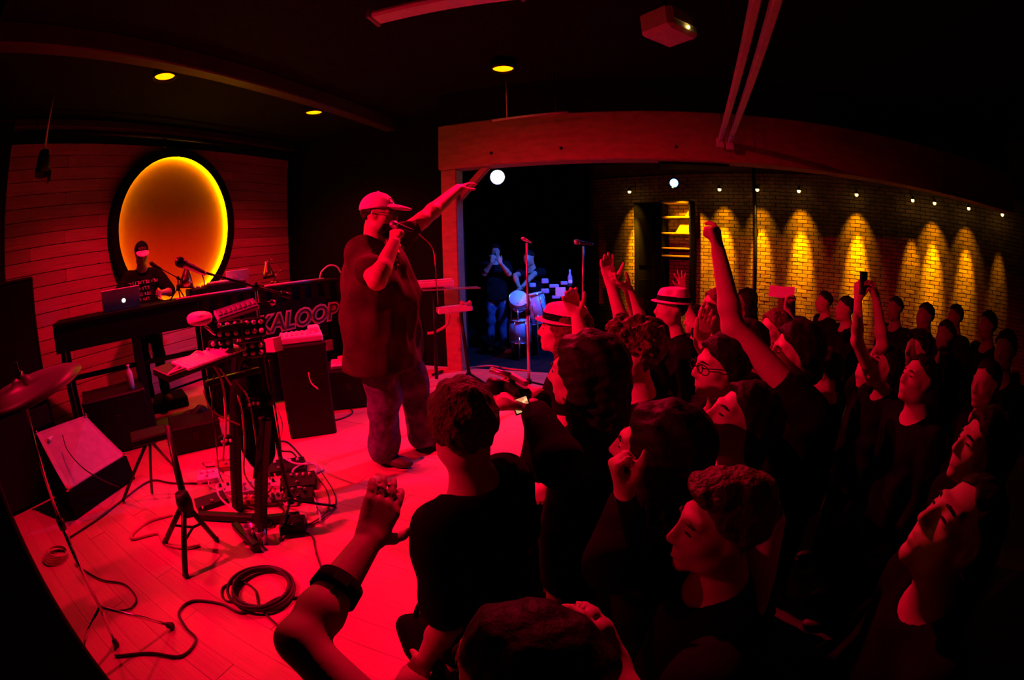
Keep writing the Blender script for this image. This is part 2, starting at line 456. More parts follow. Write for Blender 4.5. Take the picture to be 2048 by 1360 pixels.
# white and blue stage lamps that shine towards the viewer
def par_lamp(px, py, dist, label, core, tgt, colr, power, ang, rad):
    c = ph(px, py, dist); tgt = np.asarray(tgt, float); ax = nrm((CAM + UP * .1) - c)
    t = thing('stage_lamp', label, 'lamp', c)
    MB().lathe(c, ax, [(0, -.2), (rad * .6, -.2), (rad * 1.05, -.12), (rad * 1.12, .0), (rad * 1.12, .05), (rad * 1.04, .05), (rad, .0), (0, -.005)], 24).build('housing', 'black_metal', t)
    MB().lathe(c, ax, [(0, .004), (rad * .96, .0), (rad * .96, .01), (0, .022)], 24).build('lens', core, t)
    R = frame(ax, UP)
    MB().tube(smooth_path([c + R @ np.array([.0, -rad * 1.15, -.06]), c + UP * rad * 1.5 - ax * .06, c + R @ np.array([.0, rad * 1.15, -.06])]), .008, 6).build('yoke', 'black_metal', t)
    top = CEIL_Z if c[2] > BEAM_B else CEIL_Z
    MB().tube([c + UP * rad * 1.45 - ax * .06, [c[0] - ax[0] * .06, c[1] - ax[1] * .06, top]], .012, 6).build('hanger', 'black_metal', t)
    spot('beam', c + ax * .04, tgt, power, colr, ang, .5, .06, t); return c
band = ph(1062, 610, 7.1)
par_lamp(995, 354, 6.4, 'white round stage lamp shining from under the timber beam', 'lamp_white', pz(960, 690, BAND_Z), (.25, .2, 1.0), 90, 70, .10)
par_lamp(1348, 366, 7.6, 'small blue stage lamp shining above the hall', 'lamp_blue', (.35, 5.7, .95), BLUE, BLUE_W, 48, .072)
added_blue_lamp = S(-.55, 5.62, 2.7)  # unseen lamp behind the beam, added to light the drum fronts blue
t = thing('stage_lamp', 'added unseen blue lamp behind the timber beam, lighting the drum fronts', 'lamp', added_blue_lamp); c = added_blue_lamp; ax = nrm(ph(1055, 620, 6.7) - c)
MB().lathe(c, ax, [(0, -.2), (.05, -.2), (.09, -.1), (.095, .04), (.085, .04), (.08, 0), (0, -.005)], 18).build('housing', 'black_metal', t); MB().lathe(c, ax, [(0, .0), (.078, 0), (.07, .012), (0, .02)], 18).build('lens', 'lamp_blue', t)
MB().tube([c - ax * .1, (c - ax * .1) * [1, 1, 0] + UP * CEIL_Z], .012, 6).build('hanger', 'black_metal', t); spot('drum_fill', c + ax * .03, ph(1055, 620, 6.7), 600, BLUE, 60, .6, .06, t)
# ceiling fittings
a, b = pz(748, 36, 3.2), pz(925, -2, 3.2); b = a + (b - a) * 1.6
t = thing('strip_light_housing', 'unlit white strip light housing hung under the ceiling at the top', 'light fitting', (a + b) / 2)
R = frame(UP, b - a)
MB().box((a + b) / 2, (np.linalg.norm(b - a), .17, .06), R, bev=.02).build('cover', 'white_plastic', t)
MB().box(a, (.03, .19, .075), R).build('end_cap', 'grey_plastic', t); MB().box(b, (.03, .19, .075), R).build('end_cap', 'grey_plastic', t)
for q in (.25, .75): MB().tube([a + (b - a) * q + UP * .02, a + (b - a) * q + UP * (CEIL_Z - 3.2)], .008, 6).build('hanger', 'black_metal', t)
# projector box
c = pr(1337, 52, 3.4); t = thing('projector', 'pale box projector hung from the ceiling with a small amber light', 'projector', c)
Rp = frame(UP, nrm(C_R + C_F * .55 - UP * (C_R + C_F * .55)[2]))
MB().box(c, (.30, .30, .20), Rp, bev=.03).build('case', 'pale_paint', t)
MB().box(c + Rp @ np.array([-.02, -.155, .02]), (.2, .012, .10), Rp).build('front_grille', 'pale_paint', t)
MB().lathe(c + Rp @ np.array([.02, -.155, -.055]), Rp @ np.array([0, -1, 0]), [(0, 0), (.012, 0), (.012, .01), (0, .012)], 10).build('indicator', 'bulb_amber', t)
MB().tube([c + UP * .1, [c[0], c[1], CEIL_Z]], .022, 8).build('ceiling_pole', 'black_metal', t)
# pair of hung rails towards the beam
for (p0, p1, p2, lab) in (((1507, 0), (1441, 285), .03, 'left of the two hung red-lit rails running to the beam'), ((1546, 0), (1460, 290), .03, 'right of the two hung red-lit rails running to the beam')):
    a, b = ph(*p0, 2.0), ph(*p1, 4.9); a = a + (a - b) * .15
    t = thing('hung_rail', lab, 'rail', (a + b) / 2, 'hung rails')
    MB().box((a + b) / 2, (np.linalg.norm(b - a), .05, .05), frame(UP, b - a)).build('channel', 'pale_paint', t)
    for q in (.1, .5, .9):
        p = a + (b - a) * q; MB().tube([p, [p[0], p[1], CEIL_Z]], .006, 6).build('hanger', 'black_metal', t)
    MB().box(b, (.05, .09, .10), frame(UP, b - a)).build('end_bracket', 'pale_paint', t)
# pipe before the beam
a, b = pd(985, 241, pd_ - .35), pd(1135, 224, pd_ - .35)
t = thing('hung_pipe', 'thin red-lit pipe hung in front of the timber beam', 'pipe', (a + b) / 2)
MB().tube([a, b], .014, 8).build('pipe', 'pale_paint', t)
p = a + (b - a) * .2; MB().tube([p, [p[0], p[1], CEIL_Z]], .008, 6).build('hanger', 'pale_paint', t)
p = a + (b - a) * .85; MB().tube([p, [p[0], p[1], CEIL_Z]], .008, 6).build('hanger', 'black_metal', t)
# lighting track over the boarded wall with two clamps and a small black lamp
t = thing('lighting_track', 'dark lighting pipe high before the boarded wall with short hooks', 'pipe', S(WALL_E + .35, 2.8, 3.16))
MB().tube([S(WALL_E + .35, .8, 3.16), S(WALL_E + .35, 5.4, 3.16)], .03, 8).build('pipe', 'black_metal', t)
for q in (1.6, 2.9, 4.2): MB().box(S(WALL_E + .35, q, 3.1), (.03, .05, .14), R_ST).build('hook', 'black_metal', t)
for q in (1.0, 5.2): MB().tube([S(WALL_E + .35, q, 3.16), S(WALL_E + .35, q, CEIL_Z)], .01, 6).build('hanger', 'black_metal', t)

# ================================================================== AMBER DISC
mc = pe(342, 458, WALL_E); mc_u, mc_z = mc @ D_AX, mc[2]
RO, RI, DEP = 1.03, .925, .16
t = thing('glowing_disc', 'large round wall disc with black frame glowing amber along its rim', 'wall disc', S(WALL_E + .02, mc_u, mc_z))
def ring(prof, n=72):
    V = []; Fs = []; m = len(prof)
    for k in range(n):
        an = 2 * math.pi * k / n
        for r, o in prof: V.append(S(WALL_E + .02 + o, mc_u + r * math.cos(an), mc_z + r * math.sin(an)))
    for k in range(n):
        for i in range(m):
            j = (k + 1) % n; q = (i + 1) % m
            Fs.append((k * m + i, j * m + i, j * m + q, k * m + q))
    b = MB(); b.raw(V, Fs, False); return b
ring([(RO, 0), (RO, DEP), (RI, DEP), (RI, DEP - .03), (RI + .055, DEP - .03), (RI + .055, 0)]).build('frame', 'black_paint', t)
b = MB(); n = 72; V = [S(WALL_E + .035, mc_u, mc_z)]
for r in (.2, .4, .6, .8, RI + .05): V += [S(WALL_E + .035, mc_u + r * math.cos(2 * math.pi * k / n), mc_z + r * math.sin(2 * math.pi * k / n)) for k in range(n)]
Fs = [(0, 1 + k, 1 + (k + 1) % n) for k in range(n)]
for i in range(4): Fs += [(1 + i * n + k, 1 + (i + 1) * n + k, 1 + (i + 1) * n + (k + 1) % n, 1 + i * n + (k + 1) % n) for k in range(n)]
b.raw(V, Fs); b.build('panel', 'disc_panel', t)
ring([(RI + .05, .03), (RI + .05, .055), (RI + .03, .055), (RI + .03, .03)]).build('light_strip', 'led_amber', t)
# ================================================================== PEOPLE: smooth-blended volumes meshed as one skin
class Vol:
    def __init__(s, lo, hi, h):
        s.lo = np.asarray(lo, float); s.h = h
        s.n = np.ceil((np.asarray(hi) - s.lo) / h).astype(int) + 1
        s.v = np.full(s.n, .3, np.float32)
    def win(s, lo, hi):
        a = np.clip(np.floor((np.asarray(lo) - s.lo) / s.h).astype(int), 0, s.n); b = np.clip(np.ceil((np.asarray(hi) - s.lo) / s.h).astype(int) + 1, 0, s.n)
        if (b <= a).any(): return None, None
        sl = tuple(slice(x, y) for x, y in zip(a, b))
        ax = [(s.lo[i] + s.h * np.arange(a[i], b[i])).astype(np.float32) for i in range(3)]
        return sl, np.meshgrid(*ax, indexing='ij', sparse=True)
    def put(s, sl, d, k):
        a = s.v[sl]
        h = np.maximum(k - np.abs(a - d), 0) / k
        s.v[sl] = np.minimum(a, d) - h * h * (k * .25)
    def cut(s, sl, d, k):
        a = s.v[sl]; b = -d
        h = np.maximum(k - np.abs(a - b), 0) / k
        s.v[sl] = np.maximum(a, b) + h * h * (k * .25)
    def cap(s, a, b, ra, rb, k=.02, neg=False):
        a = np.asarray(a, float); b = np.asarray(b, float); m = max(ra, rb) + k + 2 * s.h
        sl, g = s.win(np.minimum(a, b) - m, np.maximum(a, b) + m)
        if sl is None: return
        ab = b - a; L = max(ab @ ab, 1e-9)
        t = np.clip(((g[0] - a[0]) * ab[0] + (g[1] - a[1]) * ab[1] + (g[2] - a[2]) * ab[2]) / L, 0, 1)
        d = np.sqrt((g[0] - a[0] - t * ab[0]) ** 2 + (g[1] - a[1] - t * ab[1]) ** 2 + (g[2] - a[2] - t * ab[2]) ** 2) - (ra + (rb - ra) * t)
        (s.cut if neg else s.put)(sl, d.astype(np.float32), k)
    def ell(s, c, r, R=None, k=.03, neg=False):
        c = np.asarray(c, float); r = np.asarray(r, float); R = np.eye(3) if R is None else R
        m = np.sqrt(((R * r[None, :]) ** 2).sum(1)) + k + 2 * s.h
        sl, g = s.win(c - m, c + m)
        if sl is None: return
        q = [g[0] - c[0], g[1] - c[1], g[2] - c[2]]
        p = [(R[0, i] * q[0] + R[1, i] * q[1] + R[2, i] * q[2]) for i in range(3)]
        k0 = np.sqrt(sum((p[i] / r[i]) ** 2 for i in range(3))); k1 = np.sqrt(sum((p[i] / r[i] ** 2) ** 2 for i in range(3)))
        d = k0 * (k0 - 1) / np.maximum(k1, 1e-6)
        (s.cut if neg else s.put)(sl, d.astype(np.float32), k)
    def plane(s, p, n, k=.008):
        """keep the side the normal points to"""
        p = np.asarray(p, float); n = nrm(n)
        sl, g = s.win(s.lo, s.lo + s.h * s.n)
        d = (g[0] - p[0]) * n[0] + (g[1] - p[1]) * n[1] + (g[2] - p[2]) * n[2]
        s.cut(sl, d.astype(np.float32), k)
    def noise(s, amp, freq, seed=0):
        sl, g = s.win(s.lo, s.lo + s.h * s.n); rs = np.random.RandomState(seed); o = np.zeros(1, np.float32)
        for f in (freq, freq * 2.1):
            for _ in range(3):
                w = rs.normal(size=3); w = w / np.linalg.norm(w) * f; ph_ = rs.uniform(0, 6.28)
                o = o + np.sin(g[0] * w[0] + g[1] * w[1] + g[2] * w[2] + ph_) * (freq / f)
        s.v[sl] += (amp / 2.2 * o).astype(np.float32)
    def nets(s):
        v = s.v; n = np.array(v.shape); sg = v < 0
        c = [sg[i:n[0] - 1 + i, j:n[1] - 1 + j, k:n[2] - 1 + k] for i in (0, 1) for j in (0, 1) for k in (0, 1)]
        cnt = sum(x.astype(np.int8) for x in c); act = (cnt > 0) & (cnt < 8)
        I = np.argwhere(act); idx = np.full(act.shape, -1, np.int32); idx[act] = np.arange(len(I), dtype=np.int32)
        off = [(i, j, k) for i in (0, 1) for j in (0, 1) for k in (0, 1)]
        val = [v[I[:, 0] + o[0], I[:, 1] + o[1], I[:, 2] + o[2]] for o in off]
        acc = np.zeros((len(I), 3), np.float32); num = np.zeros(len(I), np.float32)
        for a in range(8):
            for b in range(a + 1, 8):
                oa, ob = np.array(off[a]), np.array(off[b])
                if np.abs(oa - ob).sum() != 1: continue
                va, vb = val[a], val[b]; m = (va < 0) != (vb < 0)
                t = np.where(m, va / np.where(m, va - vb, 1), 0)[:, None]
                acc += np.where(m[:, None], oa + (ob - oa) * t, 0); num += m
        P = (I + acc / num[:, None]) * s.h + s.lo
        Q = []
        for ax in range(3):
            b, d = (ax + 1) % 3, (ax + 2) % 3
            A = [slice(None)] * 3; B = [slice(None)] * 3; A[ax] = slice(0, -1); B[ax] = slice(1, None)
            for q in (b, d):
                A[q] = slice(1, -1); B[q] = slice(1, -1)
            sa, sb = sg[tuple(A)], sg[tuple(B)]; E_ = np.argwhere(sa != sb)
            if not len(E_): continue
            fl = sa[tuple(E_.T)]
            base = E_.copy(); base[:, b] += 1; base[:, d] += 1
            def cell(db, dd):
                q = base.copy(); q[:, b] += db; q[:, d] += dd; return idx[q[:, 0], q[:, 1], q[:, 2]]
            quad = np.stack([cell(-1, -1), cell(0, -1), cell(0, 0), cell(-1, 0)], 1)
            quad[~fl] = quad[~fl][:, ::-1]; Q.append(quad)
        Q = np.concatenate(Q); Q = Q[(Q >= 0).all(1)]
        return P, Q
    def mesh(s, name):
        P, Q = s.nets(); return mesh_np(name, P, Q)

# ---- the head, in head space: y forward, z up, origin mid-head
def head_shape(V):
    k = .02
    V.ell((0, -.014, .030), (.076, .095, .086), k=k); V.ell((0, .024, -.030), (.060, .068, .084), k=.03)
    V.ell((0, .012, -.062), (.055, .062, .05), k=.03)
    V.ell((0, .076, -.096), (.024, .020, .019), k=.022)
    V.ell((0, .066, -.036), (.044, .030, .034), k=.025)
    for sx in (-1, 1):
        V.ell((sx * .044, .052, -.018), (.022, .026, .022), k=.02)
        V.cap((sx * .012, .090, .026), (sx * .045, .074, .027), .009, .008, k=.016)
        V.ell((sx * .033, .106, .005), (.018, .0165, .011), k=.012, neg=True)
        V.ell((sx * .031, .079, .003), (.0145, .0125, .0115), k=.012)
        V.cap((sx * .016, .0905, .007), (sx * .046, .078, .006), .0035, .003, k=.006)
        V.ell((sx * .012, .103, -.033), (.0085, .011, .007), k=.010)
        V.ell((sx * .074, -.006, -.004), (.008, .019, .031), frame((sx * .25, -.25, 1)), k=.01)
        V.ell((sx * .083, .000, -.002), (.006, .010, .019), k=.006, neg=True)
        V.ell((sx * .048, .018, -.07), (.016, .03, .022), k=.03)
    V.cap((0, .092, .020), (0, .116, -.026), .0085, .0100, k=.014)
    V.cap((-.021, .089, -.058), (0, .0975, -.0575), .0055, .0068, k=.007); V.cap((0, .0975, -.0575), (.021, .089, -.058), .0068, .0055, k=.007)
    V.cap((-.019, .088, -.0705), (0, .0965, -.0710), .006, .0075, k=.007); V.cap((0, .0965, -.0710), (.019, .088, -.0705), .0075, .006, k=.007)
    V.cap((-.024, .096, -.0642), (0, .105, -.0642), .003, .003, k=.004, neg=True); V.cap((0, .105, -.0642), (.024, .096, -.0642), .003, .003, k=.004, neg=True)
HEAD = Vol((-.125, -.15, -.17), (.125, .165, .15), .0035); head_shape(HEAD)
def put_head(V, c, R, sc, k=.022):
    m = np.sqrt(((R * np.array([.11, .14, .145])[None, :] * sc) ** 2).sum(1)) + .02
    sl, g = V.win(c - m, c + m)
    if sl is None: return
    q = [g[i] - c[i] for i in range(3)]
    p = [(R[0, i] * q[0] + R[1, i] * q[1] + R[2, i] * q[2]) / sc for i in range(3)]
    f = [(p[i] - HEAD.lo[i]) / HEAD.h for i in range(3)]
    f = np.broadcast_arrays(*f); ok = np.ones(f[0].shape, bool); i0 = []; fr = []
    for a in range(3):
        ok &= (f[a] >= 0) & (f[a] <= HEAD.n[a] - 1.01); w = np.clip(f[a], 0, HEAD.n[a] - 1.01); i0.append(w.astype(np.int32)); fr.append(w - w.astype(np.int32))
    d = 0
    for a in (0, 1):
        for b in (0, 1):
            for e in (0, 1):
                d = d + HEAD.v[i0[0] + a, i0[1] + b, i0[2] + e] * ((fr[0] if a else 1 - fr[0]) * (fr[1] if b else 1 - fr[1]) * (fr[2] if e else 1 - fr[2]))
    V.put(sl, np.where(ok, d * sc, .3).astype(np.float32), k)

# ---- things worn on the head, shared by all
def hv(h=.006, z0=-.17): return Vol((-.17, -.2, z0), (.17, .22, .18), h)
def hair_mesh(kind):
    V = hv(.006, -.4 if kind.startswith('long') else -.17)
    if kind in ('short', 'crop'):
        t = .006 if kind == 'crop' else .012
        V.ell((0, -.016, .031), (.078 + t, .096 + t, .088 + t)); V.plane((0, .03, .047), (0, -.62, .78), .012); V.noise(.004, 130)
    elif kind == 'curly':
        V.ell((0, -.014, .045), (.100, .115, .10)); V.ell((0, .055, .085), (.065, .055, .04)); V.plane((0, .03, .030), (0, -.66, .75), .015); V.noise(.013, 120, 3)
    elif kind == 'swept':
        V.ell((0, -.016, .036), (.09, .11, .098)); V.ell((0, .06, .085), (.06, .05, .03)); V.plane((0, .03, .022), (0, -.72, .69), .012); V.noise(.006, 110, 5)
    elif kind == 'dome':
        V.ell((0, -.018, .034), (.094, .114, .100)); V.cap((0, -.05, .0), (0, -.07, -.07), .085, .065, k=.04); V.plane((0, .042, .03), (0, -.80, .60), .012); V.noise(.004, 90, 6)
    else:
        V.ell((0, -.016, .036), (.092, .112, .10))
        V.cap((0, -.06, .02), (0, -.085, -.26), .095, .085, k=.05)
        for sx in (-1, 1): V.cap((sx * .066, -.01, .03), (sx * .085, -.02, -.24), .034, .04, k=.04)
        V.ell((0, .10, -.03), (.062, .10, .10), k=.02, neg=True); V.cap((0, .02, -.1), (0, .03, -.4), .05, .06, k=.03, neg=True)
        V.noise(.006, 85, 8)
    return V.mesh('hair')
HAIR = {k: hair_mesh(k) for k in ('short', 'crop', 'curly', 'swept', 'dome', 'long')}
def cap_meshes():
    V = hv(); V.ell((0, -.014, .040), (.090, .112, .100)); V.plane((0, .03, .040), (0, -.12, .99), .006); V.cap((-.001, -.014, .139), (.001, -.014, .141), .008, .008, k=.004); a = V.mesh('crown')
    V = hv(); V.ell((0, .105, .050), (.080, .10, .016), frame((0, .12, 1)), k=.01); V.plane((0, .075, .05), (0, 1, 0), .01); V.ell((0, .0, -.02), (.08, .1, .066), k=.01, neg=True)
    return a, V.mesh('bill')
CAP_CROWN, CAP_BILL = cap_meshes()
def hat_meshes():
    V = hv(); V.ell((0, -.014, .085), (.090, .112, .085), k=.01); V.ell((0, -.014, .05), (.094, .116, .06), k=.03); V.plane((0, 0, .045), (0, 0, 1), .006); V.plane((0, 0, .142), (0, -.12, -1), .015)
    V.cap((0, -.09, .155), (0, .07, .155), .02, .02, k=.02, neg=True)
    for sx in (-1, 1): V.ell((sx * .085, .06, .125), (.03, .045, .03), k=.02, neg=True)
    a = V.mesh('hat_crown')
    V = hv(); V.ell((0, -.002, .047), (.122, .145, .011), k=.01); b = V.mesh('hat_brim')
    V = hv(.005); V.ell((0, -.014, .05), (.099, .121, .066), k=.01); V.ell((0, -.014, .085), (.095, .117, .09), k=.01); V.plane((0, 0, .052), (0, 0, 1), .004); V.plane((0, 0, .088), (0, 0, -1), .004); return a, b, V.mesh('hat_band')
HAT_CROWN, HAT_BRIM, HAT_BAND = hat_meshes()
def beard_mesh():
    V = hv(.005); V.ell((0, .034, -.07), (.064, .068, .062), k=.02); V.ell((0, .07, -.105), (.035, .03, .032), k=.03)
    V.plane((0, .03, -.03), (0, -.25, -1), .012); V.ell((0, .11, -.064), (.022, .03, .012), k=.008, neg=True); V.plane((0, -.012, 0), (0, 1, 0), .01); V.noise(.003, 140); return V.mesh('beard')
BEARD = beard_mesh()
EYE = MB().ball((0, 0, 0), .0122, 12, 8).mesh('eye'); PUPIL = MB().ball((0, .0085, 0), (.0055, .0048, .0055), 10, 6).mesh('iris')
def brow_mesh():
    m = MB(); m.tube([(-.015, .0975, .0235), (0, .0965, .027), (.017, .0875, .0225)], [.0026, .0036, .0018], 6); return m.mesh('eyebrow')
BROW = brow_mesh(); LID = MB().ball((0, 0, 0), (.0125, .0035, .0034), 10, 6).mesh('eye_line')
def glasses_mesh():
    m = MB()
    for sx in (-1, 1):
        m.torus((sx * .033, .107, .004), (0, 1, 0), .021, .0022, 20, 6, 1.15, .85); m.tube([(sx * .057, .104, .009), (sx * .082, .05, .010), (sx * .084, -.01, .004)], .002, 6)
    m.tube([(-.011, .111, .006), (0, .113, .008), (.011, .111, .006)], .002, 6); return m.mesh('spectacles')
GLASSES = glasses_mesh()

# ---- trousers and shoes of a standing person of 1.75 m, shared
def trouser_mesh(gx=1.0, loose=0.0, h=.016):
    V = Vol((-.36, -.25, .0), (.36, .30, 1.14), h)
    V.ell((0, 0, .97), (.172 * gx, .125 * gx, .13))
    for sx in (-1, 1):
        V.cap((sx * .085 * gx, 0, .92), (sx * .10 * gx, .015, .50), .098 * gx + loose, .072 * gx + loose, k=.04); V.cap((sx * .10 * gx, .015, .50), (sx * .105 * gx, -.005, .09), .070 * gx + loose, .062 + loose * 1.2, k=.03)
    V.plane((0, 0, 1.05), (0, 0, -1)); V.plane((0, 0, .045), (0, 0, 1)); V.noise(.006 + loose * .25, 34, 2); return V.mesh('trousers')
TROUSERS = trouser_mesh()
def shoe_mesh():
    V = Vol((-.08, -.14, -.02), (.08, .24, .16), .008)
    V.ell((0, -.03, .05), (.042, .06, .05), k=.03); V.ell((0, .10, .032), (.046, .09, .034), k=.05); V.cap((0, -.03, .05), (0, -.03, .12), .04, .042, k=.02); V.plane((0, 0, 0), (0, 0, 1), .004); return V.mesh('shoe')
SHOE = shoe_mesh()

def hand_prims(w, d, n, right, curl=.25, sc=1.0, thumb=.5, spread=.06, curls=None):
    """capsules of a hand: w wrist, d towards the fingers, n out of the palm"""
    d = nrm(d); n = nrm(np.asarray(n, float) - d * (d @ n)); T = np.cross(d, n) if right else np.cross(n, d)
    out = []
    offs = (.032, .011, -.010, -.030); lens = (.070, .079, .073, .056); kn = (.088, .092, .087, .078)
    for i in range(4):
        c = (curls[i] if curls else curl)
        a = w + (d * .012 + T * offs[i] * .55) * sc; b = w + (d * kn[i] + T * offs[i]) * sc
        out.append((a, b, .0155 * sc, .0125 * sc, .012))
        dd = nrm(d + T * spread * (1.5 - i) * 1.2); p = b; an = 0.0
        for fr, bend in ((.45, .9), (.31, 1.15), (.24, .8)):
            an += c * bend * 1.45
            v = dd * math.cos(an) + n * math.sin(an); q = p + v * lens[i] * fr * sc
            out.append((p, q, .0095 * sc, .0085 * sc, .005)); p = q
    p = w + (d * .022 + T * .022 + n * .006) * sc
    v = nrm(T * (.75 * thumb + .25) + d * (.95 - .35 * thumb) + n * (.35 + .5 * (1 - thumb))); q = p + v * .045 * sc; out.append((p, q, .017 * sc, .0125 * sc, .012))
    v2 = nrm(v + d * .35 - T * .15 * (1 - thumb) + n * .25 * (1 - thumb)); p, q = q, q + v2 * .034 * sc; out.append((p, q, .0115 * sc, .0105 * sc, .006))
    p, q = q, q + nrm(v2 + d * .3) * .027 * sc; out.append((p, q, .0105 * sc, .0085 * sc, .006))
    return out

def solve_elbow(sh, wr, la, lb, hint):
    v = wr - sh; L = min(np.linalg.norm(v), (la + lb) * .999); u = nrm(v)
    a = (la * la - lb * lb + L * L) / (2 * L); h = math.sqrt(max(la * la - a * a, 0))
    hint = np.asarray(hint, float); p = nrm(hint - u * (u @ hint)); return sh + u * a + p * h

def person(label, head, face, floor=HALL_Z, hp=0.0, hy=0.0, hroll=0.0, girth=1.0, L=None, R=None, hair='short', hmat='hair_dark', skin='skin', shirt='cloth_black',
           trouser='cloth_black', sleeve=.55, vox=.011, cvox=None, hat=None, hatmat='cap_pale', group='people in the crowd', head_sc=1.0, lean=(0, 0), eyes=False, beard=False, glasses=False,
           shirt_len=.86, shirt_loose=.0, legs=None, cat='person', neck_cut=.075, trouser_me=None, name='person', shoes='shoe_dark'):
    if L is None and R is None and sleeve == .55: sleeve = 1.9
    head = np.asarray(head, float); s = (head[2] - floor) / 1.635
    f = azv(face); r = np.array([f[1], -f[0], 0]); ln = f * lean[1] + r * lean[0]
    O = np.array([head[0], head[1], floor]) - f * .02 * s - ln * (1.635 - .93) * s
    def J(x, y, z): return s * (x * r + y * f + z * UP) + ln * max(0, z - .93) * s
    t = thing(name, label, cat, O, group)
    # head frame
    fa = azv(face + hy); hpv = math.radians(hp); hf = fa * math.cos(hpv) + UP * math.sin(hpv); hr0 = np.array([fa[1], -fa[0], 0]); hu0 = np.cross(hr0, hf)
    hrl = math.radians(hroll); hr = hr0 * math.cos(hrl) + hu0 * math.sin(hrl); hu = np.cross(hr, hf)
    RH = np.stack([hr, hf, hu], 1); hc = head - O; hs = s ** .5 * head_sc
    nb = hc + RH @ np.array([0, -.022, -.075]) * hs
    g = girth; tor = []
    tor.append(('e', J(0, 0, .97), (.160 * g * s, .112 * g * s, .12 * s))); tor.append(('e', J(0, .012 * g, 1.10), (.146 * g * s, .105 * g * s * (1 + (g - 1) * .6), .15 * s)))
    tor.append(('e', J(0, 0, 1.28), (.160 * g * s, .110 * g * s, .16 * s))); tor.append(('c', J(-.125 * g ** .5, -.01, 1.39), J(.125 * g ** .5, -.01, 1.39), .068 * s, .068 * s))
    tor.append(('c', J(0, -.015, 1.38), J(0, -.012, 1.47), .075 * s, .06 * s))
    RB = np.stack([r, f, UP], 1)
    arms = []; hands = []
    for side, A in ((-1, L), (1, R)):
        sh = J(side * .178 * g ** .5, -.01, 1.40); la, lb = .285 * s, .255 * s
        if A is None:
            el = J(side * (.225 * g ** .5), -.03, 1.12); wr = J(side * .235 * g ** .5, .08, .88); hd = nrm(wr - el) ; pn = -side * r; cu = dict(curl=.3)
        else:
            A = dict(A); wr = np.asarray(A.pop('wrist'), float) - O; el = A.pop('elbow', None)
            if el is None: el = solve_elbow(sh, wr, la, lb, A.pop('hint', np.array([0, 0, -1.0])))
            else: el = np.asarray(el, float) - O; A.pop('hint', None)
            sh = sh + UP * max(0, min(.05, .12 * (el - sh)[2])) * s
            hd = A.pop('dir', nrm(wr - el)); pn = A.pop('palm', f); cu = A
        ar = cu.pop('thick', 1.0) * (1 + (g - 1) * .6) * s
        arms.append((sh, el, wr, ar)); cu.setdefault('sc', s); hands += hand_prims(wr, hd, pn, side > 0, **cu)
    def add_tor(V, inf=0.0):
        for q in tor:
            if q[0] == 'e': V.ell(q[1], np.asarray(q[2]) + inf, RB, k=.06)
            else: V.cap(q[1], q[2], q[3] + inf, q[4] + inf, k=.05)
    pts = [hc + .17 * s, hc - .17 * s, J(-.3, -.2, .72), J(.3, .2, .72), J(-.2 * g, -.16 * g, 1.2), J(.2 * g, .22 * g, 1.2)] + [p for a in arms for p in a[:3]] + [q for h in hands for q in h[:2]]
    pts = np.array(pts); V = Vol(pts.min(0) - .09, pts.max(0) + .09, vox)
    add_tor(V)
    for sx in (-1, 1): V.cap(J(sx * .085, 0, .92), J(sx * .095, .01, .78), .09 * s, .08 * s, k=.04)
    V.cap(J(0, -.02, 1.42), nb, .058 * s * g ** .5, .054 * s * g ** .5, k=.04)
    put_head(V, hc, RH, hs)
    for sh, el, wr, ar in arms:
        V.cap(sh, el, .056 * ar, .042 * ar, k=.035); m_ = el + (wr - el) * .28; V.cap(el, m_, .040 * ar, .041 * ar, k=.02); V.cap(m_, wr, .041 * ar, .0275 * ar, k=.02)
    for a, b, ra, rb, k in hands: V.cap(a, b, ra, rb, k=k)
    body = add('body', V.mesh('body'), skin, t); WL[body.name] = O
    # shirt
    cv = cvox or max(vox, .011); th = .013 * s + shirt_loose * .5
    V = Vol(np.minimum(pts.min(0), J(0, 0, shirt_len - .1)) - .14 - shirt_loose, np.maximum(pts.max(0), J(0, 0, shirt_len)) + .14 + shirt_loose, cv)
    add_tor(V, th)
    V.cap(J(0, 0, 1.0), J(0, 0, min(.93, shirt_len)), (.125 * g) * s + shirt_loose, (.13 * g) * s + shirt_loose, k=.06)
    for sx in (-1, 1): V.cap(J(sx * .07 * g, .01, 1.15), J(sx * .075 * g, .01, shirt_len), .10 * g * s + shirt_loose, .108 * g * s + shirt_loose * 1.3, k=.06)
    for sh, el, wr, ar in arms:
        if sleeve <= 1: V.cap(sh, sh + (el - sh) * sleeve, .062 * ar + .02, .052 * ar + .022, k=.035)
        else: V.cap(sh, el, .064 * ar + th, .05 * ar + th, k=.03); V.cap(el, el + (wr - el) * min(sleeve - 1, .93), .05 * ar + th, .036 * ar + th * .6, k=.02)
    V.noise(.004 + shirt_loose * .18, 26, len(label)); V.plane(J(0, 0, shirt_len - .02), UP); V.plane(J(0, 0, 1.60), -UP)
    V.cap(J(0, .01, 1.455), nb, neck_cut * s * g ** .5, neck_cut * 1.15 * s * g ** .5, k=.022, neg=True)
    if shirt: WL[add('shirt', V.mesh('shirt'), shirt, t).name] = O
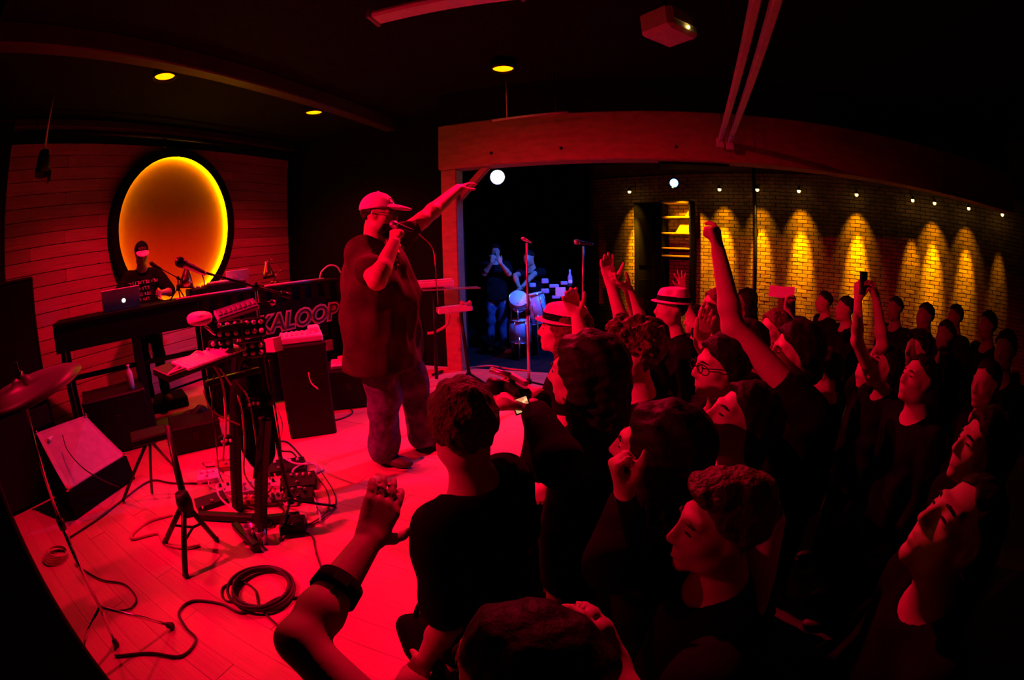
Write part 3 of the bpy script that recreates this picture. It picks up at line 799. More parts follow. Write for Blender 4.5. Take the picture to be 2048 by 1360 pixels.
    if legs is not None:                                     # ankles given: trousers in this stance
        gl = legs.get('r', 1.0); ank = [np.asarray(q, float) - O for q in legs['ankles']]; V = Vol(np.minimum(np.min(ank, 0), J(0, 0, .5)) - .3, np.maximum(np.max(ank, 0), J(0, 0, 1.0)) + .3, .013)
        V.ell(J(0, 0, .96), (.172 * g * s, .125 * g * s, .13 * s), RB)
        for sx, a in zip((-1, 1), ank):
            h_ = J(sx * .085 * g, 0, .90); kn_ = (h_ + a) * .5 + f * legs.get('bend', .05) if 'knees' not in legs else np.asarray(legs['knees'][0 if sx < 0 else 1], float) - O
            V.cap(h_, kn_, .10 * s * gl, .082 * s * gl, k=.05); V.cap(kn_, a, .078 * s * gl, .074 * s * gl, k=.03)
            sh_ = add('shoe', SHOE, shoes, t, a * [1, 1, 0] + UP * (a[2] - .09)); sh_.rotation_euler = (0, 0, -math.radians(face + sx * 10)); sh_.scale = (s * 1.15,) * 3
        V.plane(J(0, 0, 1.05), -UP); V.plane(np.min(ank, 0) - UP * .05, UP); V.noise(.009 * gl, 30, 4); WL[add('trousers', V.mesh('trousers'), trouser, t).name] = O
    if legs is None:
        ob = add('trousers', trouser_me or TROUSERS, None, t); ob.rotation_euler = (0, 0, -math.radians(face)); ob.scale = (s * g ** .5, s * g ** .5, s)
        if not ob.data.materials: ob.data.materials.append(MATS['cloth_black'])
        ob.material_slots[0].link = 'OBJECT'; ob.material_slots[0].material = MATS[trouser]
        for sx in (-1, 1):
            ob = add('shoe', SHOE, shoes, t, J(sx * .105, -.01, 0)); ob.rotation_euler = (0, 0, -math.radians(face + sx * 8)); ob.scale = (s * 1.08,) * 3
    M4 = Matrix(np.block([[RH * hs, hc[:, None]], [np.zeros((1, 3)), np.ones((1, 1))]]).tolist())
    def worn(nm, me, mt, par=t, M=M4):
        ob = add(nm, me, None, par); ob.matrix_local = M if par is t else Matrix.Identity(4)
        if not me.materials: me.materials.append(MATS[mt])
        ob.material_slots[0].link = 'OBJECT'; ob.material_slots[0].material = MATS[mt]; return ob
    if hair: worn('hair', HAIR[hair], hmat)
    if hat == 'cap': worn('bill', CAP_BILL, hatmat, worn('cap', CAP_CROWN, hatmat))
    if hat == 'hat':
        h_ = worn('hat', HAT_CROWN, hatmat); worn('hat_brim', HAT_BRIM, hatmat, h_); worn('hat_band', HAT_BAND, 'cloth_black', h_)
    if beard: worn('beard', BEARD, 'hair_dark')
    if glasses: worn('spectacles', GLASSES, 'black_plastic')
    if vox <= .0105:
        for sx in (-1, 1):
            worn('eyebrow', BROW, hmat, t, M4 @ Matrix.Translation((sx * .031, 0, 0)) @ Matrix.Diagonal((sx, 1, 1, 1)))
            if not eyes: worn('eye', LID, 'eye_dark', t, M4 @ Matrix.Translation((sx * .032, .0915, .003)) @ Matrix.Rotation(-sx * .35, 4, 'Z'))
    if eyes:
        for sx in (-1, 1):
            e_ = worn('eye', EYE, 'eye_white', t, M4 @ Matrix.Translation((sx * .031, .0795, .003))); worn('iris', PUPIL, 'eye_dark', e_)
    t['_f'] = 0; del t['_f']
    PEOPLE.append((label, s * 1.75))
    return dict(t=t, O=O, RH=RH, hc=head, hs=hs, M4=M4, J=lambda x, y, z: O + J(x, y, z), f=f, r=r, arms=[tuple(O + q for q in a[:3]) for a in arms])
PEOPLE = []
# ================================================================== THE PERFORMER
pf = pz(768, 915, 0); pd0 = math.hypot(pf[0], pf[1])
def pp(x, y, dd=0.0): return ph(x, y, pd0 + dd)
P = person('big man in pale cap rapping into a microphone on stage, arm stretched out', pp(757, 430, .03), 97, 0.0, hp=-6, hy=-4, girth=1.55, head_sc=1.10,
           R=dict(wrist=pp(788, 486, -.30), elbow=pp(754, 560, -.46), dir=nrm(pp(797, 440, -.2) - pp(788, 486, -.30)), palm=nrm(C_R * .2 + C_F), curl=.85, thumb=.35, thick=1.0),
           L=dict(wrist=pp(916, 378, .62), elbow=pp(845, 440, .34), dir=nrm(pp(960, 352, .78) - pp(918, 376, .62)), palm=-UP, curl=.22, spread=.12, thick=1.05),
           hair='crop', skin='skin_deep', shirt='cloth_brown', trouser='denim', sleeve=.58, vox=.0085, cvox=.011, hat='cap', group=None, beard=True, eyes=True,
           shirt_len=.68, shirt_loose=.05, legs=dict(ankles=(pz(848, 874, .09), pz(768, 905, .09)), r=1.35), glasses=True, name='person')
# mark on the cap
mk = MB(); mk.torus((.0, 0, 0), (0, 1, 0), .016, .0035, 14, 6); m_ = mk.mesh('cap_mark')
o_ = add('cap_mark', m_, 'hair_dark', P['t']); o_.matrix_local = P['M4'] @ Matrix.Translation((.035, .085, .085)) @ Matrix.Rotation(-.5, 4, 'Z') @ Matrix.Rotation(.45, 4, 'X')
# print on the shirt front: patches of worn lettering
Jf = P['J']
def mic(label, tip, tail, body='black_metal', head='grey_plastic', sc=1.0):
    tip, tail = np.asarray(tip, float), np.asarray(tail, float); ax = nrm(tail - tip); L = np.linalg.norm(tail - tip)
    t = thing('microphone', label, 'microphone', tail)
    MB().lathe(tip, ax, [(0, -.002), (.014 * sc, .002), (.023 * sc, .012), (.026 * sc, .027), (.024 * sc, .042), (.019 * sc, .054), (0, .054)], 16).build('grille', head, t)
    MB().lathe(tip, ax, [(0, .05), (.0215 * sc, .05), (.0215 * sc, .062), (.018 * sc, .07), (.012 * sc, L - .01), (.010 * sc, L), (0, L)], 16).build('handle', body, t)
    return t
a_ = pp(781, 447, -.20); b_ = pp(838, 466, -.04)
mic('handheld microphone in the performer\'s fist', a_, a_ + nrm(b_ - a_) * .19, 'black_metal', 'silver')

from mathutils.bvhtree import BVHTree
def on_skin(obj, px, py):
    """point and normal where the view line through a pixel meets a mesh"""
    bv = BVHTree.FromPolygons([v.co for v in obj.data.vertices], [p.vertices for p in obj.data.polygons]); O_ = wl(obj)
    h, n, _, _ = bv.ray_cast(Vector(CAM - O_), Vector(ray(px, py))); return (None, None) if h is None else (np.array(h) + O_, np.array(n))
sh_ = [c for c in P['t'].children if c.name.startswith('shirt')][0]
for px, py, w_, h_, m2 in ((798, 488, .035, .02, 'print_pale'), (806, 497, .03, .022, 'print_pale'), (796, 503, .02, .03, 'cable_red'), (793, 520, .012, .012, 'cable_red'), (795, 530, .012, .016, 'cable_red'), (832, 508, .02, .03, 'white_plastic'), (838, 522, .018, .035, 'white_plastic')):
    h, n = on_skin(sh_, px, py)
    if h is not None: MB().box(h + n * .003, (w_, h_, .004), frame(n, UP), .001).build('print_mark', m2, P['t'])
# ================================================================== DJ
TN = azv(-50); TR = np.array([TN[1], -TN[0], 0]); TP = 4.6; TZ = 1.215
def TB(u, w, z=0.0): return TN * (TP + w) + TR * u + UP * z          # along the DJ table, behind its front, up
R_TB = np.stack([TR, TN, UP], 1)
djh = ph(283, 508, 5.38)
DJ = person('DJ in dark cap and printed black shirt behind the long table', djh, 130, .12, hp=-22, hy=-3, hair='crop', hat='cap', hatmat='cloth_black', skin='skin_tan', vox=.011,
            L=dict(wrist=TB(.52, .50, TZ + .08), hint=UP * -1 + TR), R=dict(wrist=TB(.06, .5, TZ + .08), hint=-UP - TR), sleeve=.9, group=None, neck_cut=.07)
o_ = [c for c in DJ['t'].children if c.name.startswith('cap')][0]
for c in o_.children: c.material_slots[0].material = MATS['cap_pale']
# print on his shirt: rows of worn strokes following the chest
pr_mb = MB(); rs = random.Random(3)
for row, (zz, wd) in enumerate(((1.33, .17), (1.265, .11), (1.205, .12), (1.15, .10))):
    x = -wd + (.05 if row else 0)
    while x < wd + (.04 if row else 0):
        hgt = rs.uniform(.022, .04); q = rs.choice((0, 1, 2))
        yy = .128 - .9 * x * x
        c = DJ['J'](x, yy + .012, zz); Rr_ = frame(UP, DJ['r'] - DJ['f'] * x * 1.6)
        pr_mb.box(c, (.008, .006, hgt), Rr_, .001)
        if q: pr_mb.box(c + DJ['r'] * .012 + UP * (hgt * .4 * (1 if q == 1 else -1)), (.022, .006, .007), Rr_, .001)
        if q == 2: pr_mb.box(c + DJ['r'] * .022, (.007, .006, hgt * .8), Rr_, .001)
        x += rs.uniform(.028, .04)
pr_mb.build('shirt_print', 'print_pale', DJ['t'], kind='stuff')
mk = MB()
for i in range(5): mk.box((-.044 + i * .021, .103 - abs(i - 2) * .004, .082), (.006, .004, .026 + .006 * (i % 2)), None, .001); mk.box((-.036 + i * .021, .103 - abs(i - 2) * .004, .078 + .01 * (i % 3)), (.014, .004, .005), None, .001)
o_ = add('cap_print', mk.mesh('cap_print'), 'print_dim', DJ['t']); o_.matrix_local = DJ['M4'] @ Matrix.Rotation(.12, 4, 'X')
# riser under the DJ
MB().box(TB(.3, .92, .06), (.8, .42, .12), R_TB).build('dj_riser', 'black_wall', None, 'low black riser the DJ stands on', 'riser')

# ================================================================== SECOND BAND
bf = pz(1004, 700, BAND_Z); bd = math.hypot(bf[0], bf[1])
A = ph(990, 503, bd); fz = nrm(CAM * [1, 1, 0] - A * [1, 1, 0]); rx = np.array([-fz[1], fz[0], 0])
person('musician in dark clothes holding both hands before the mouth beside the drums', A, 172, BAND_Z, hp=-5, hair='swept', skin='skin_tan', vox=.011, trouser='denim_blue', sleeve=.7, group='second band',
       R=dict(wrist=ph(984, 524, bd - .26), elbow=ph(968, 548, bd - .12), dir=nrm(UP * .9 + C_R * .25), palm=C_F, curl=.7), L=dict(wrist=ph(1001, 526, bd - .27), elbow=ph(1018, 548, bd - .1), dir=nrm(UP * .8 - C_R * .35), palm=C_F, curl=.7), shoes='pale_paint')
dd = 7.3; A = ph(1058, 516, dd)
person('drummer bent over the blue-lit drums', A, 215, BAND_Z - .22, hp=-18, hair='crop', skin='skin_tan', vox=.011, sleeve=.4, group='second band', trouser='cloth_black', shirt='cloth_black', lean=(0, .18),
       R=dict(wrist=ph(1038, 575, dd - .42), elbow=ph(1030, 552, dd - .12), curl=.7), L=dict(wrist=ph(1046, 572, dd - .38), elbow=ph(1068, 548, dd - .12), curl=.7),
       legs=dict(ankles=(ph(1070, 690, dd - .3) * [1, 1, 0] + UP * (BAND_Z + .09), ph(1030, 690, dd - .3) * [1, 1, 0] + UP * (BAND_Z + .09))))

# ================================================================== THE CROWD
CR = 'people in the crowd'
def crowd(label, px, py, R_, face=-75, **k):
    return person(label, pr(px, py, R_), face, HALL_Z, group=CR, **k)
def up_hand(wx, wy, wr_, ex, ey, er, tx, ty, tr, palm, **k):
    w, e = pr(wx, wy, wr_), pr(ex, ey, er); return dict(wrist=w, elbow=e, dir=nrm(pr(tx, ty, tr) - w), palm=palm, **k)
FWD, RGT = C_F * [1, 1, 0], C_R * [1, 1, 0]
STG = azv(-75)
# near man seen from behind
crowd('man with close-cropped hair in black tee seen from behind, nearest the stage edge', 925, 852, 1.20, -62, hy=48, hair='short', hmat='hair_short', vox=.008, skin='skin_tan', girth=1.0, hp=-4, sleeve=.75, shirt_loose=.01, head_sc=1.03)
# the raised arm at the bottom
crowd('dark-haired person at the bottom edge with a bare arm and wristband raised over the stage', 1045, 1338, .70, -60, hair='dome', hmat='hair_dark', vox=.0065, cvox=.012, skin='skin_tan', sleeve=.3,
      L=up_hand(737, 1082, .93, 600, 1285, .80, 783, 962, 1.0, nrm(FWD + STG * .4), curl=.10, thumb=1.0, spread=.05, thick=1.05, sc=1.02))
crowd('person in a pale hat with black band holding its brim', 1124, 660, 2.35, -80, hair='long', hmat='hair_brown', hat='hat', hatmat='cap_pale', vox=.009, sleeve=.3, hp=6,
      L=None, R=up_hand(1153, 630, 2.24, 1166, 694, 2.14, 1142, 600, 2.22, -FWD, curl=.35))
crowd('person with long dark hair filming with a camcorder', 1166, 745, 1.50, -62, hair='long', hmat='hair_dark', vox=.010, skin='skin', shirt='cloth_black', sleeve=1.9, hp=0,
      L=dict(wrist=pr(1066, 815, 1.36), elbow=pr(1120, 930, 1.22), dir=nrm(-C_R + UP * .3), palm=-C_R, curl=.5), R=dict(wrist=pr(1075, 790, 1.55), dir=-RGT, palm=UP, curl=.6))
crowd('man with curly brown hair looking towards the stage', 1266, 708, 1.84, -86, hair='curly', hmat='hair_brown', vox=.0085, hp=4, skin='skin', beard=False)
crowd('man in spectacles with smooth dark hair, head turned to the stage', 1441, 733, 1.80, -92, hair='dome', hmat='hair_dark', vox=.0085, glasses=True, hp=2)
crowd('man gazing up with open collar, ear and cheek lit red', 1480, 846, 1.34, -88, hair='dome', hmat='hair_dark', vox=.0075, hp=26, shirt='cloth_pale', skin='skin')
crowd('dark-haired woman with only her profile edge lit, fist raised', 1312, 900, 1.18, -62, hair='long', hmat='hair_dark', vox=.0085, hp=6, sleeve=1.9,
      L=dict(wrist=pr(1250, 990, 1.06), elbow=pr(1225, 1130, .98), dir=nrm(UP * .8 + STG * .3), palm=nrm(RGT), curl=.95, thumb=.2))
crowd('man with tousled hair in profile, lips and nose lit, low in the crowd', 1446, 1050, .99, -86, hair='swept', hmat='hair_brown', vox=.007, hp=4,
      L=dict(wrist=pr(1235, 1352, .74), elbow=pr(1290, 1480, .72), dir=nrm(UP * .4 - RGT * .25 + FWD * .3), palm=-UP, curl=.3))
crowd('bald-templed man in close profile at the right edge gazing up', 1916, 1064, 1.0, -62, hair='crop', hmat='hair_dark', vox=.0055, hp=30, skin='skin', neck_cut=.07)
crowd('person in profile at the right edge behind the nearest face', 1962, 898, 1.52, -62, hair='dome', hmat='hair_dark', vox=.0085, hp=14)
crowd('person with arm thrust high, fist against the brick wall', 1592, 704, 1.94, -75, hair='dome', hmat='hair_dark', vox=.009, sleeve=.3,
      L=up_hand(1437, 505, 1.80, 1466, 655, 1.78, 1428, 455, 1.82, nrm(FWD + STG), curls=(.35, .95, .95, .95), thumb=.3, thick=1.05))
crowd('dim face with lit ear beside the raised arm', 1648, 742, 2.4, -40, hair='crop', hmat='hair_dark', vox=.010)
crowd('person holding a phone up in both hands', 1738, 740, 3.0, -85, hair='dome', hmat='hair_dark', vox=.010, sleeve=.3,
      R=up_hand(1752, 596, 2.62, 1765, 690, 2.66, 1740, 565, 2.6, -RGT, curl=.5), L=up_hand(1716, 600, 2.62, 1714, 682, 2.6, 1716, 568, 2.6, RGT, curl=.5))
crowd('person with lit cheek left of the two stacked faces', 1768, 730, 2.75, -80, hair='dome', hmat='hair_dark', vox=.010, hp=18)
crowd('person tilting the face up, lower of the two stacked faces', 1836, 760, 2.3, -80, hair='crop', hmat='hair_dark', vox=.010, hp=16)
crowd('person further back, upper of the two stacked faces', 1836, 700, 3.1, -85, hair='swept', hmat='hair_dark', vox=.012, hp=6)
crowd('dim person near the right edge between two faces', 1972, 768, 2.55, -80, hair='crop', hmat='hair_dark', vox=.011)
crowd('man in a pale brimmed hat among the raised hands', 1342, 618, 3.1, -95, hair='crop', hmat='hair_dark', hat='hat', hatmat='cap_pale', vox=.011, hp=4)
crowd('person with lit profile behind the raised fist arm', 1430, 612, 3.4, -95, hair='dome', hmat='hair_brown', vox=.011, hp=6)
crowd('person with lit cheek right of the raised fist arm', 1548, 660, 2.9, -95, hair='dome', hmat='hair_brown', vox=.011, hp=4)
crowd('person holding up a sheet of paper', 1596, 668, 3.5, -95, hair='dome', hmat='hair_dark', vox=.011, sleeve=.9, L=up_hand(1574, 622, 3.36, 1590, 662, 3.35, 1578, 598, 3.36, -FWD, curl=.5))
crowd('person with both bare arms stretched up, wrists crossing', 1292, 680, 2.55, -85, hair='dome', hmat='hair_dark', vox=.0085, sleeve=.3,
      R=up_hand(1221, 568, 2.40, 1252, 668, 2.38, 1213, 528, 2.42, -FWD - STG * .3, curl=.12, thumb=.7), L=up_hand(1256, 577, 2.46, 1283, 655, 2.42, 1228, 562, 2.40, UP, curl=.2))
crowd('person with one hand spread high before the shelves', 1392, 640, 3.9, -95, hair='dome', hmat='hair_dark', vox=.0095, sleeve=.4, L=up_hand(1368, 578, 3.75, 1376, 620, 3.78, 1358, 540, 3.75, -FWD, curl=.05, spread=.22, thumb=1.0))
crowd('person holding a flat hand up behind the spectacled man', 1490, 690, 2.35, -85, hair='dome', hmat='hair_dark', vox=.0085, sleeve=.4, L=up_hand(1400, 690, 1.98, 1440, 740, 1.9, 1408, 655, 1.98, -FWD, curl=.1, spread=.05))
far = [(1490, 588, 5.2), (1570, 590, 6.2), (1648, 592, 5.4), (1690, 606, 4.6), (1790, 606, 5.0), (1850, 622, 4.4), (1910, 622, 5.2), (1975, 640, 4.5), (1890, 660, 3.9), (2010, 690, 3.2), (1275, 608, 4.4)]
where = ['behind the raised fist', 'behind the sheet of paper', 'under the first bright brick pool', 'left of the raised phone', 'right of the raised phone', 'left of the narrow brick pool', 'under the narrow dimmer brick pool', 'at the right end of the back row',
         'above the two stacked faces, to their right', 'at the right frame edge', 'behind the crossed arms']
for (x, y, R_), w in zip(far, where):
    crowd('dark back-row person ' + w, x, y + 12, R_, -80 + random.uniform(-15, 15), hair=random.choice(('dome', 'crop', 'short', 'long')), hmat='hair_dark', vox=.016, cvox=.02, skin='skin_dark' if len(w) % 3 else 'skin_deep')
# ================================================================== THINGS ON THE STAGE
def onT(px, py, w=0.0):                                               # pixel on the plane w behind the table front
    v = ray(px, py); return CAM + v * ((TP + w) / (v @ TN))
def uT(px, py, w=0.0): return onT(px, py, w) @ TR
def bx(name, c, size, R_, material, parent, bev=None, **k): return MB().box(c, size, R_, bev).build(name, material, parent, **k)
def one(name, mb, material, label, cat, group=None): return mb.build(name, material, None, label, cat, group)
def text_mesh(txt, size, ext, shear=0.0, off=0.0, name='lettering'):
    cu = bpy.data.curves.new(name, 'FONT'); cu.body = txt; cu.size = size; cu.extrude = ext; cu.shear = shear; cu.offset = off; cu.align_x = 'CENTER'; cu.resolution_u = 3
    o = link(bpy.data.objects.new(name, cu)); dg = bpy.context.evaluated_depsgraph_get(); me = bpy.data.meshes.new_from_object(o.evaluated_get(dg))
    bpy.data.objects.remove(o); bpy.data.curves.remove(cu); me.name = name; return me

# ---- DJ table
t = thing('dj_table', 'long black DJ table across the back of the stage', 'table', TB(.9, .32, 0))
bx('table_top', TB(.92, .27, TZ - .02), (3.34, .56, .04), R_TB, 'black_paint', t)
bx('front_panel', TB(.05, .01, TZ - .155), (1.6, .02, .23), R_TB, 'black_paint', t)
cl = MB(); n = 60; V = []
for i in range(n + 1):
    u = .86 + (2.58 - .86) * i / n; w = -.005 + .012 * math.sin(i * 1.15) + .006 * math.sin(i * 2.7)
    V += [TB(u, w - .01, TZ - .03), TB(u, w * 1.8 - .012, .02)]
cl.raw(V, [(2 * i, 2 * i + 1, 2 * i + 3, 2 * i + 2) for i in range(n)], True); cl.build('front_cloth', 'cloth_black', t)
for u in (-.68, .16, .92, 1.7, 2.5):
    for w in (.06, .5): bx('leg', TB(u, w, TZ / 2 - .02), (.055 if u != .16 else .09, .05, TZ - .04), R_TB, 'black_metal', t)
bx('cross_rail', TB(.12, .5, .62), (1.6, .03, .05), R_TB, 'black_metal', t)
# lettering of the banner
t = thing('banner', 'dark cloth banner with bold slanted lettering hung on the DJ table front', 'banner', onT(578, 640, -.05))
c = onT(574, 645, -.045); bx('cloth', c, (.98, .006, .44), R_TB, 'cloth_black', t, .001)
for nm, mt, off, ext, fw in (('letter_outline', 'banner_edge', .020, .001, -.006), ('letters', 'banner_ink', 0.0, .002, -.011)):
    me = text_mesh('OKALOOP', .245, ext, .25, off, nm); o = add(nm, me, mt, t)
    o.matrix_local = Matrix.Translation(Vector(onT(579, 656, -.045) + TN * fw - wl(t))) @ Matrix((*[(*r_, 0) for r_ in np.stack([TR, UP, -TN], 1).tolist()], (0, 0, 0, 1))) @ Matrix.Rotation(.03, 4, 'Z')
    tag(o, kind='stuff')
# strip along the table edge, gooseneck
a, b = onT(352, 600, .03), onT(520, 582, .03); z_ = TZ + .012
one('edge_strip', MB().tube([a * [1, 1, 0] + UP * z_, b * [1, 1, 0] + UP * z_], .012, 6), 'pale_paint', 'pale edge strip on the table beside the copper lamp', 'strip', 'edge strips on the DJ table')
a, b = onT(530, 582, .03), onT(648, 570, .03)
one('edge_strip', MB().tube([a * [1, 1, 0] + UP * z_, b * [1, 1, 0] + UP * z_], .014, 6), 'pale_paint', 'pale edge strip on the table ending at the gooseneck', 'strip', 'edge strips on the DJ table')
p0 = onT(640, 568, .1) * [1, 1, 0] + UP * TZ
t = thing('gooseneck_lamp', 'curved pale gooseneck arching over the right end of the DJ table', 'lamp', p0)
MB().tube(smooth_path([p0 + UP * .01, p0 + TR * .03 + UP * .09, p0 + TR * .13 + UP * .15, p0 + TR * .23 + UP * .13, p0 + TR * .28 + UP * .06]), .010, 8).build('neck', 'white_plastic', t)
MB().lathe(p0, UP, [(0, 0), (.035, 0), (.035, .012), (.012, .02), (0, .02)], 14).build('foot', 'black_metal', t)
# laptop of the DJ
def laptop(label, c, R_, w, d, h, tilt, lid='silver', logo=None):
    t = thing('laptop', label, 'laptop', c)
    bx('base', c + UP * .009, (w, d, .016), R_, lid, t, .003)
    bx('keyboard', c + UP * .0175 + R_ @ np.array([0, .02, 0]), (w * .86, d * .5, .003), R_, 'black_plastic', t, .001)
    hinge = c + R_ @ np.array([0, -d / 2, 0]) + UP * .018; dirv = UP * math.cos(tilt) - (R_ @ np.array([0, 1, 0])) * math.sin(tilt)
    Rl = frame(np.cross(R_[:, 0], dirv), R_[:, 0]); 
    ld = bx('screen_lid', hinge + dirv * h / 2, (w, h, .009), Rl, lid, t, .003)
    bx('screen_edge', hinge + dirv * (h - .003), (w, .008, .011), Rl, 'white_plastic', t, .002)
    bx('display', hinge + dirv * h / 2 + Rl[:, 2] * -.006, (w * .9, h * .85, .002), Rl, 'black_plastic', t, .0005)
    if logo:
        s_ = Rl[:, 2] if Rl[:, 2] @ (CAM - c) > 0 else -Rl[:, 2]
        MB().lathe(hinge + dirv * h * .36 + R_[:, 0] * logo + s_ * .005, s_, [(0, 0), (.022, 0), (.02, .002), (0, .002)], 16).build('logo_light', 'logo_glow', ld)
    return t
u0, u1 = uT(206, 620, .14), uT(281, 610, .14)
laptop('closed-back silver laptop with glowing logo before the DJ', TB((u0 + u1) / 2, .28, TZ), R_TB, u1 - u0, .26, .19, .3, 'grey_plastic', .03)
laptop('pale open laptop between the two copper lamps', TB(uT(473, 560, .35), .42, TZ + .02), R_TB, .27, .2, .17, .15, 'pale_paint')
# record deck
c = TB(uT(447, 572, .25), .26, TZ); t = thing('record_deck', 'record deck with pale platter on the DJ table', 'record deck', c)
bx('plinth', c + UP * .05, (.44, .34, .10), R_TB, 'black_plastic', t); MB().lathe(c + UP * .1 - TR * .03, UP, [(0, 0), (.155, 0), (.160, .008), (.155, .018), (.05, .02), (.01, .022), (0, .03)], 32).build('platter', 'pale_paint', t)
MB().tube(smooth_path([c + TR * .17 + TN * .1 + UP * .10, c + TR * .17 + TN * .1 + UP * .14, c + TR * .15 - TN * .06 + UP * .135, c + TR * .08 - TN * .08 + UP * .128]), .006, 6).build('tone_arm', 'silver', t)
bx('pitch_fader', c + TR * .19 - TN * .1 + UP * .105, (.03, .1, .012), R_TB, 'silver', t)
# small mixer between
c = TB(uT(400, 590, .2), .28, TZ); t = thing('dj_mixer', 'small black DJ mixer in front of the copper lamp', 'mixer', c)
bx('case', c + UP * .04, (.25, .3, .08), R_TB, 'black_plastic', t)
for i in range(3):
    for j in range(3): MB().lathe(c + TR * (i - 1) * .06 + TN * (j - 1) * .07 + UP * .08, UP, [(0, 0), (.012, 0), (.01, .018), (0, .018)], 8).build('knob', 'silver', t)
# copper clamp lamps
def clamp_lamp(label, c, top, tilt, sc=1.0):
    t = thing('clamp_lamp', label, 'lamp', c, 'copper clamp lamps')
    ax = nrm(tilt)
    MB().lathe(top, ax, [(0, -.045 * sc), (.022 * sc, -.045 * sc), (.026 * sc, -.005), (.034 * sc, .01), (.055 * sc, .07 * sc), (.078 * sc, .15 * sc), (.074 * sc, .15 * sc), (.05 * sc, .07 * sc), (.02 * sc, .02), (0, .015)], 22).build('shade', 'copper', t)
    MB().tube(smooth_path([top - ax * .03, top - ax * .05 + TR * .08, top + TR * .17 - UP * .06, c + TR * .03 + UP * .1, c + UP * .03]), .007, 6).build('neck', 'copper', t)
    bx('clamp', c + UP * .02, (.05, .07, .045), R_TB, 'copper', t)
    MB().tube([c + UP * .02 - TR * .06, c + UP * .025 + TR * .06], .01, 6).build('clamp_lever', 'copper', t); return t
c = onT(405, 588, .18); clamp_lamp('left copper clamp lamp with flared shade on the DJ table', c * [1, 1, 0] + UP * TZ, onT(373, 541, .2), -UP - TR * .12, 1.15)
c = onT(548, 570, .3); clamp_lamp('right copper clamp lamp pointing down on the DJ table', c * [1, 1, 0] + UP * TZ, onT(534, 530, .3), -UP + TR * .1, .95)

# ---- microphone stands
def mic_stand(label, base, top, boom_end=None, boom_back=None, legs=3, leg_r=.3, rot=0.0, r=.011, polemat='black_metal', height0=0.0):
    t = thing('microphone_stand', label, 'microphone stand', base)
    base = np.asarray(base, float); top = np.asarray(top, float); hub = base + (top - base) * (.12 / max(.2, np.linalg.norm(top - base)))
    mid = base + (top - base) * .55
    MB().tube([hub, mid], r * 1.25, 8).build('lower_tube', polemat, t); MB().tube([mid, top], r * .85, 8).build('upper_tube', polemat, t)
    MB().lathe(mid, nrm(top - base), [(0, -.03), (r * 1.9, -.03), (r * 2.1, 0), (r * 1.9, .03), (0, .03)], 10).build('clutch', 'black_plastic', t)
    MB().lathe(hub, nrm(top - base), [(0, -.02), (r * 2.2, -.02), (r * 2.2, .025), (0, .025)], 10).build('hub', 'black_plastic', t)
    for k in range(legs):
        an = rot + 2 * math.pi * k / legs; tip = base + np.array([math.cos(an) * leg_r, math.sin(an) * leg_r, .012])
        lg = MB().tube([hub, tip], r * .8, 6).build('leg', 'black_metal', t); MB().ball(tip, r * 1.3, 8, 6).build('rubber_foot', 'black_rubber', lg)
    if boom_end is not None:
        MB().tube([boom_back, boom_end], r * .62, 8).build('boom', 'black_metal', t); MB().ball(top, r * 2.2, 10, 8).build('boom_joint', 'black_plastic', t)
        bb = np.asarray(boom_back, float); MB().lathe(bb, nrm(bb - boom_end), [(0, -.05), (r * 1.6, -.05), (r * 1.6, .01), (0, .01)], 10).build('counterweight', 'black_metal', t)
    return t
# big microphone in the foreground of the gear
d0 = 2.42
tip, tail, back = ph(351, 520, d0), ph(408, 546, d0 - .02), ph(577, 591, d0 + .12)
topm = ph(512, 573, d0 + .07); base = np.array([topm[0], topm[1], 0])
mic('silver-bodied microphone on a boom pointing at the amber disc', tip, tip + nrm(tail - tip) * .185, 'silver', 'black_metal', 1.05)
mic_stand('black boom microphone stand rising from the synthesizer rack', base, topm, tail + nrm(tip - tail) * .02, back, rot=.6, leg_r=.26)
# DJ's microphone
a, b, c = onT(303, 527, .22), onT(356, 556, .2), TB(uT(357, 598, .2), .2, TZ)
mic('small dark microphone in front of the DJ\'s chin', a + nrm(a - b) * .02, a + nrm(b - a) * .13, 'black_metal', 'black_metal', .9)
mic_stand('short black table microphone stand before the DJ', c, b, a + nrm(b - a) * .1, b + nrm(b - a) * .06, leg_r=.09, r=.009)
# two straight stands to the right
base = pz(1058, 786, 0); top = ph(1043, 486, math.hypot(*base[:2]))
mic_stand('straight microphone stand lit blue above and red below, left of the pale hat', base, [base[0], base[1], top[2]], polemat='silver', leg_r=.33, rot=.3, r=.013)
q = np.array([base[0], base[1], top[2]]); mic('small red-lit microphone clip on the blue-lit stand', q + UP * .05 - RGT * .05, q + RGT * .05 + UP * .0, 'silver', 'silver', .7)
base = ph(1163, 640, 4.9) * [1, 1, 0]; top = ph(1166, 492, 4.9)
mic_stand('straight microphone stand to the right of the pale hat', base, top, polemat='silver', leg_r=.33, rot=1.0, r=.013)
mic('pink-lit ball microphone on the right-hand stand', ph(1148, 483, 4.88), ph(1186, 489, 4.95), 'silver', 'silver', 1.2)

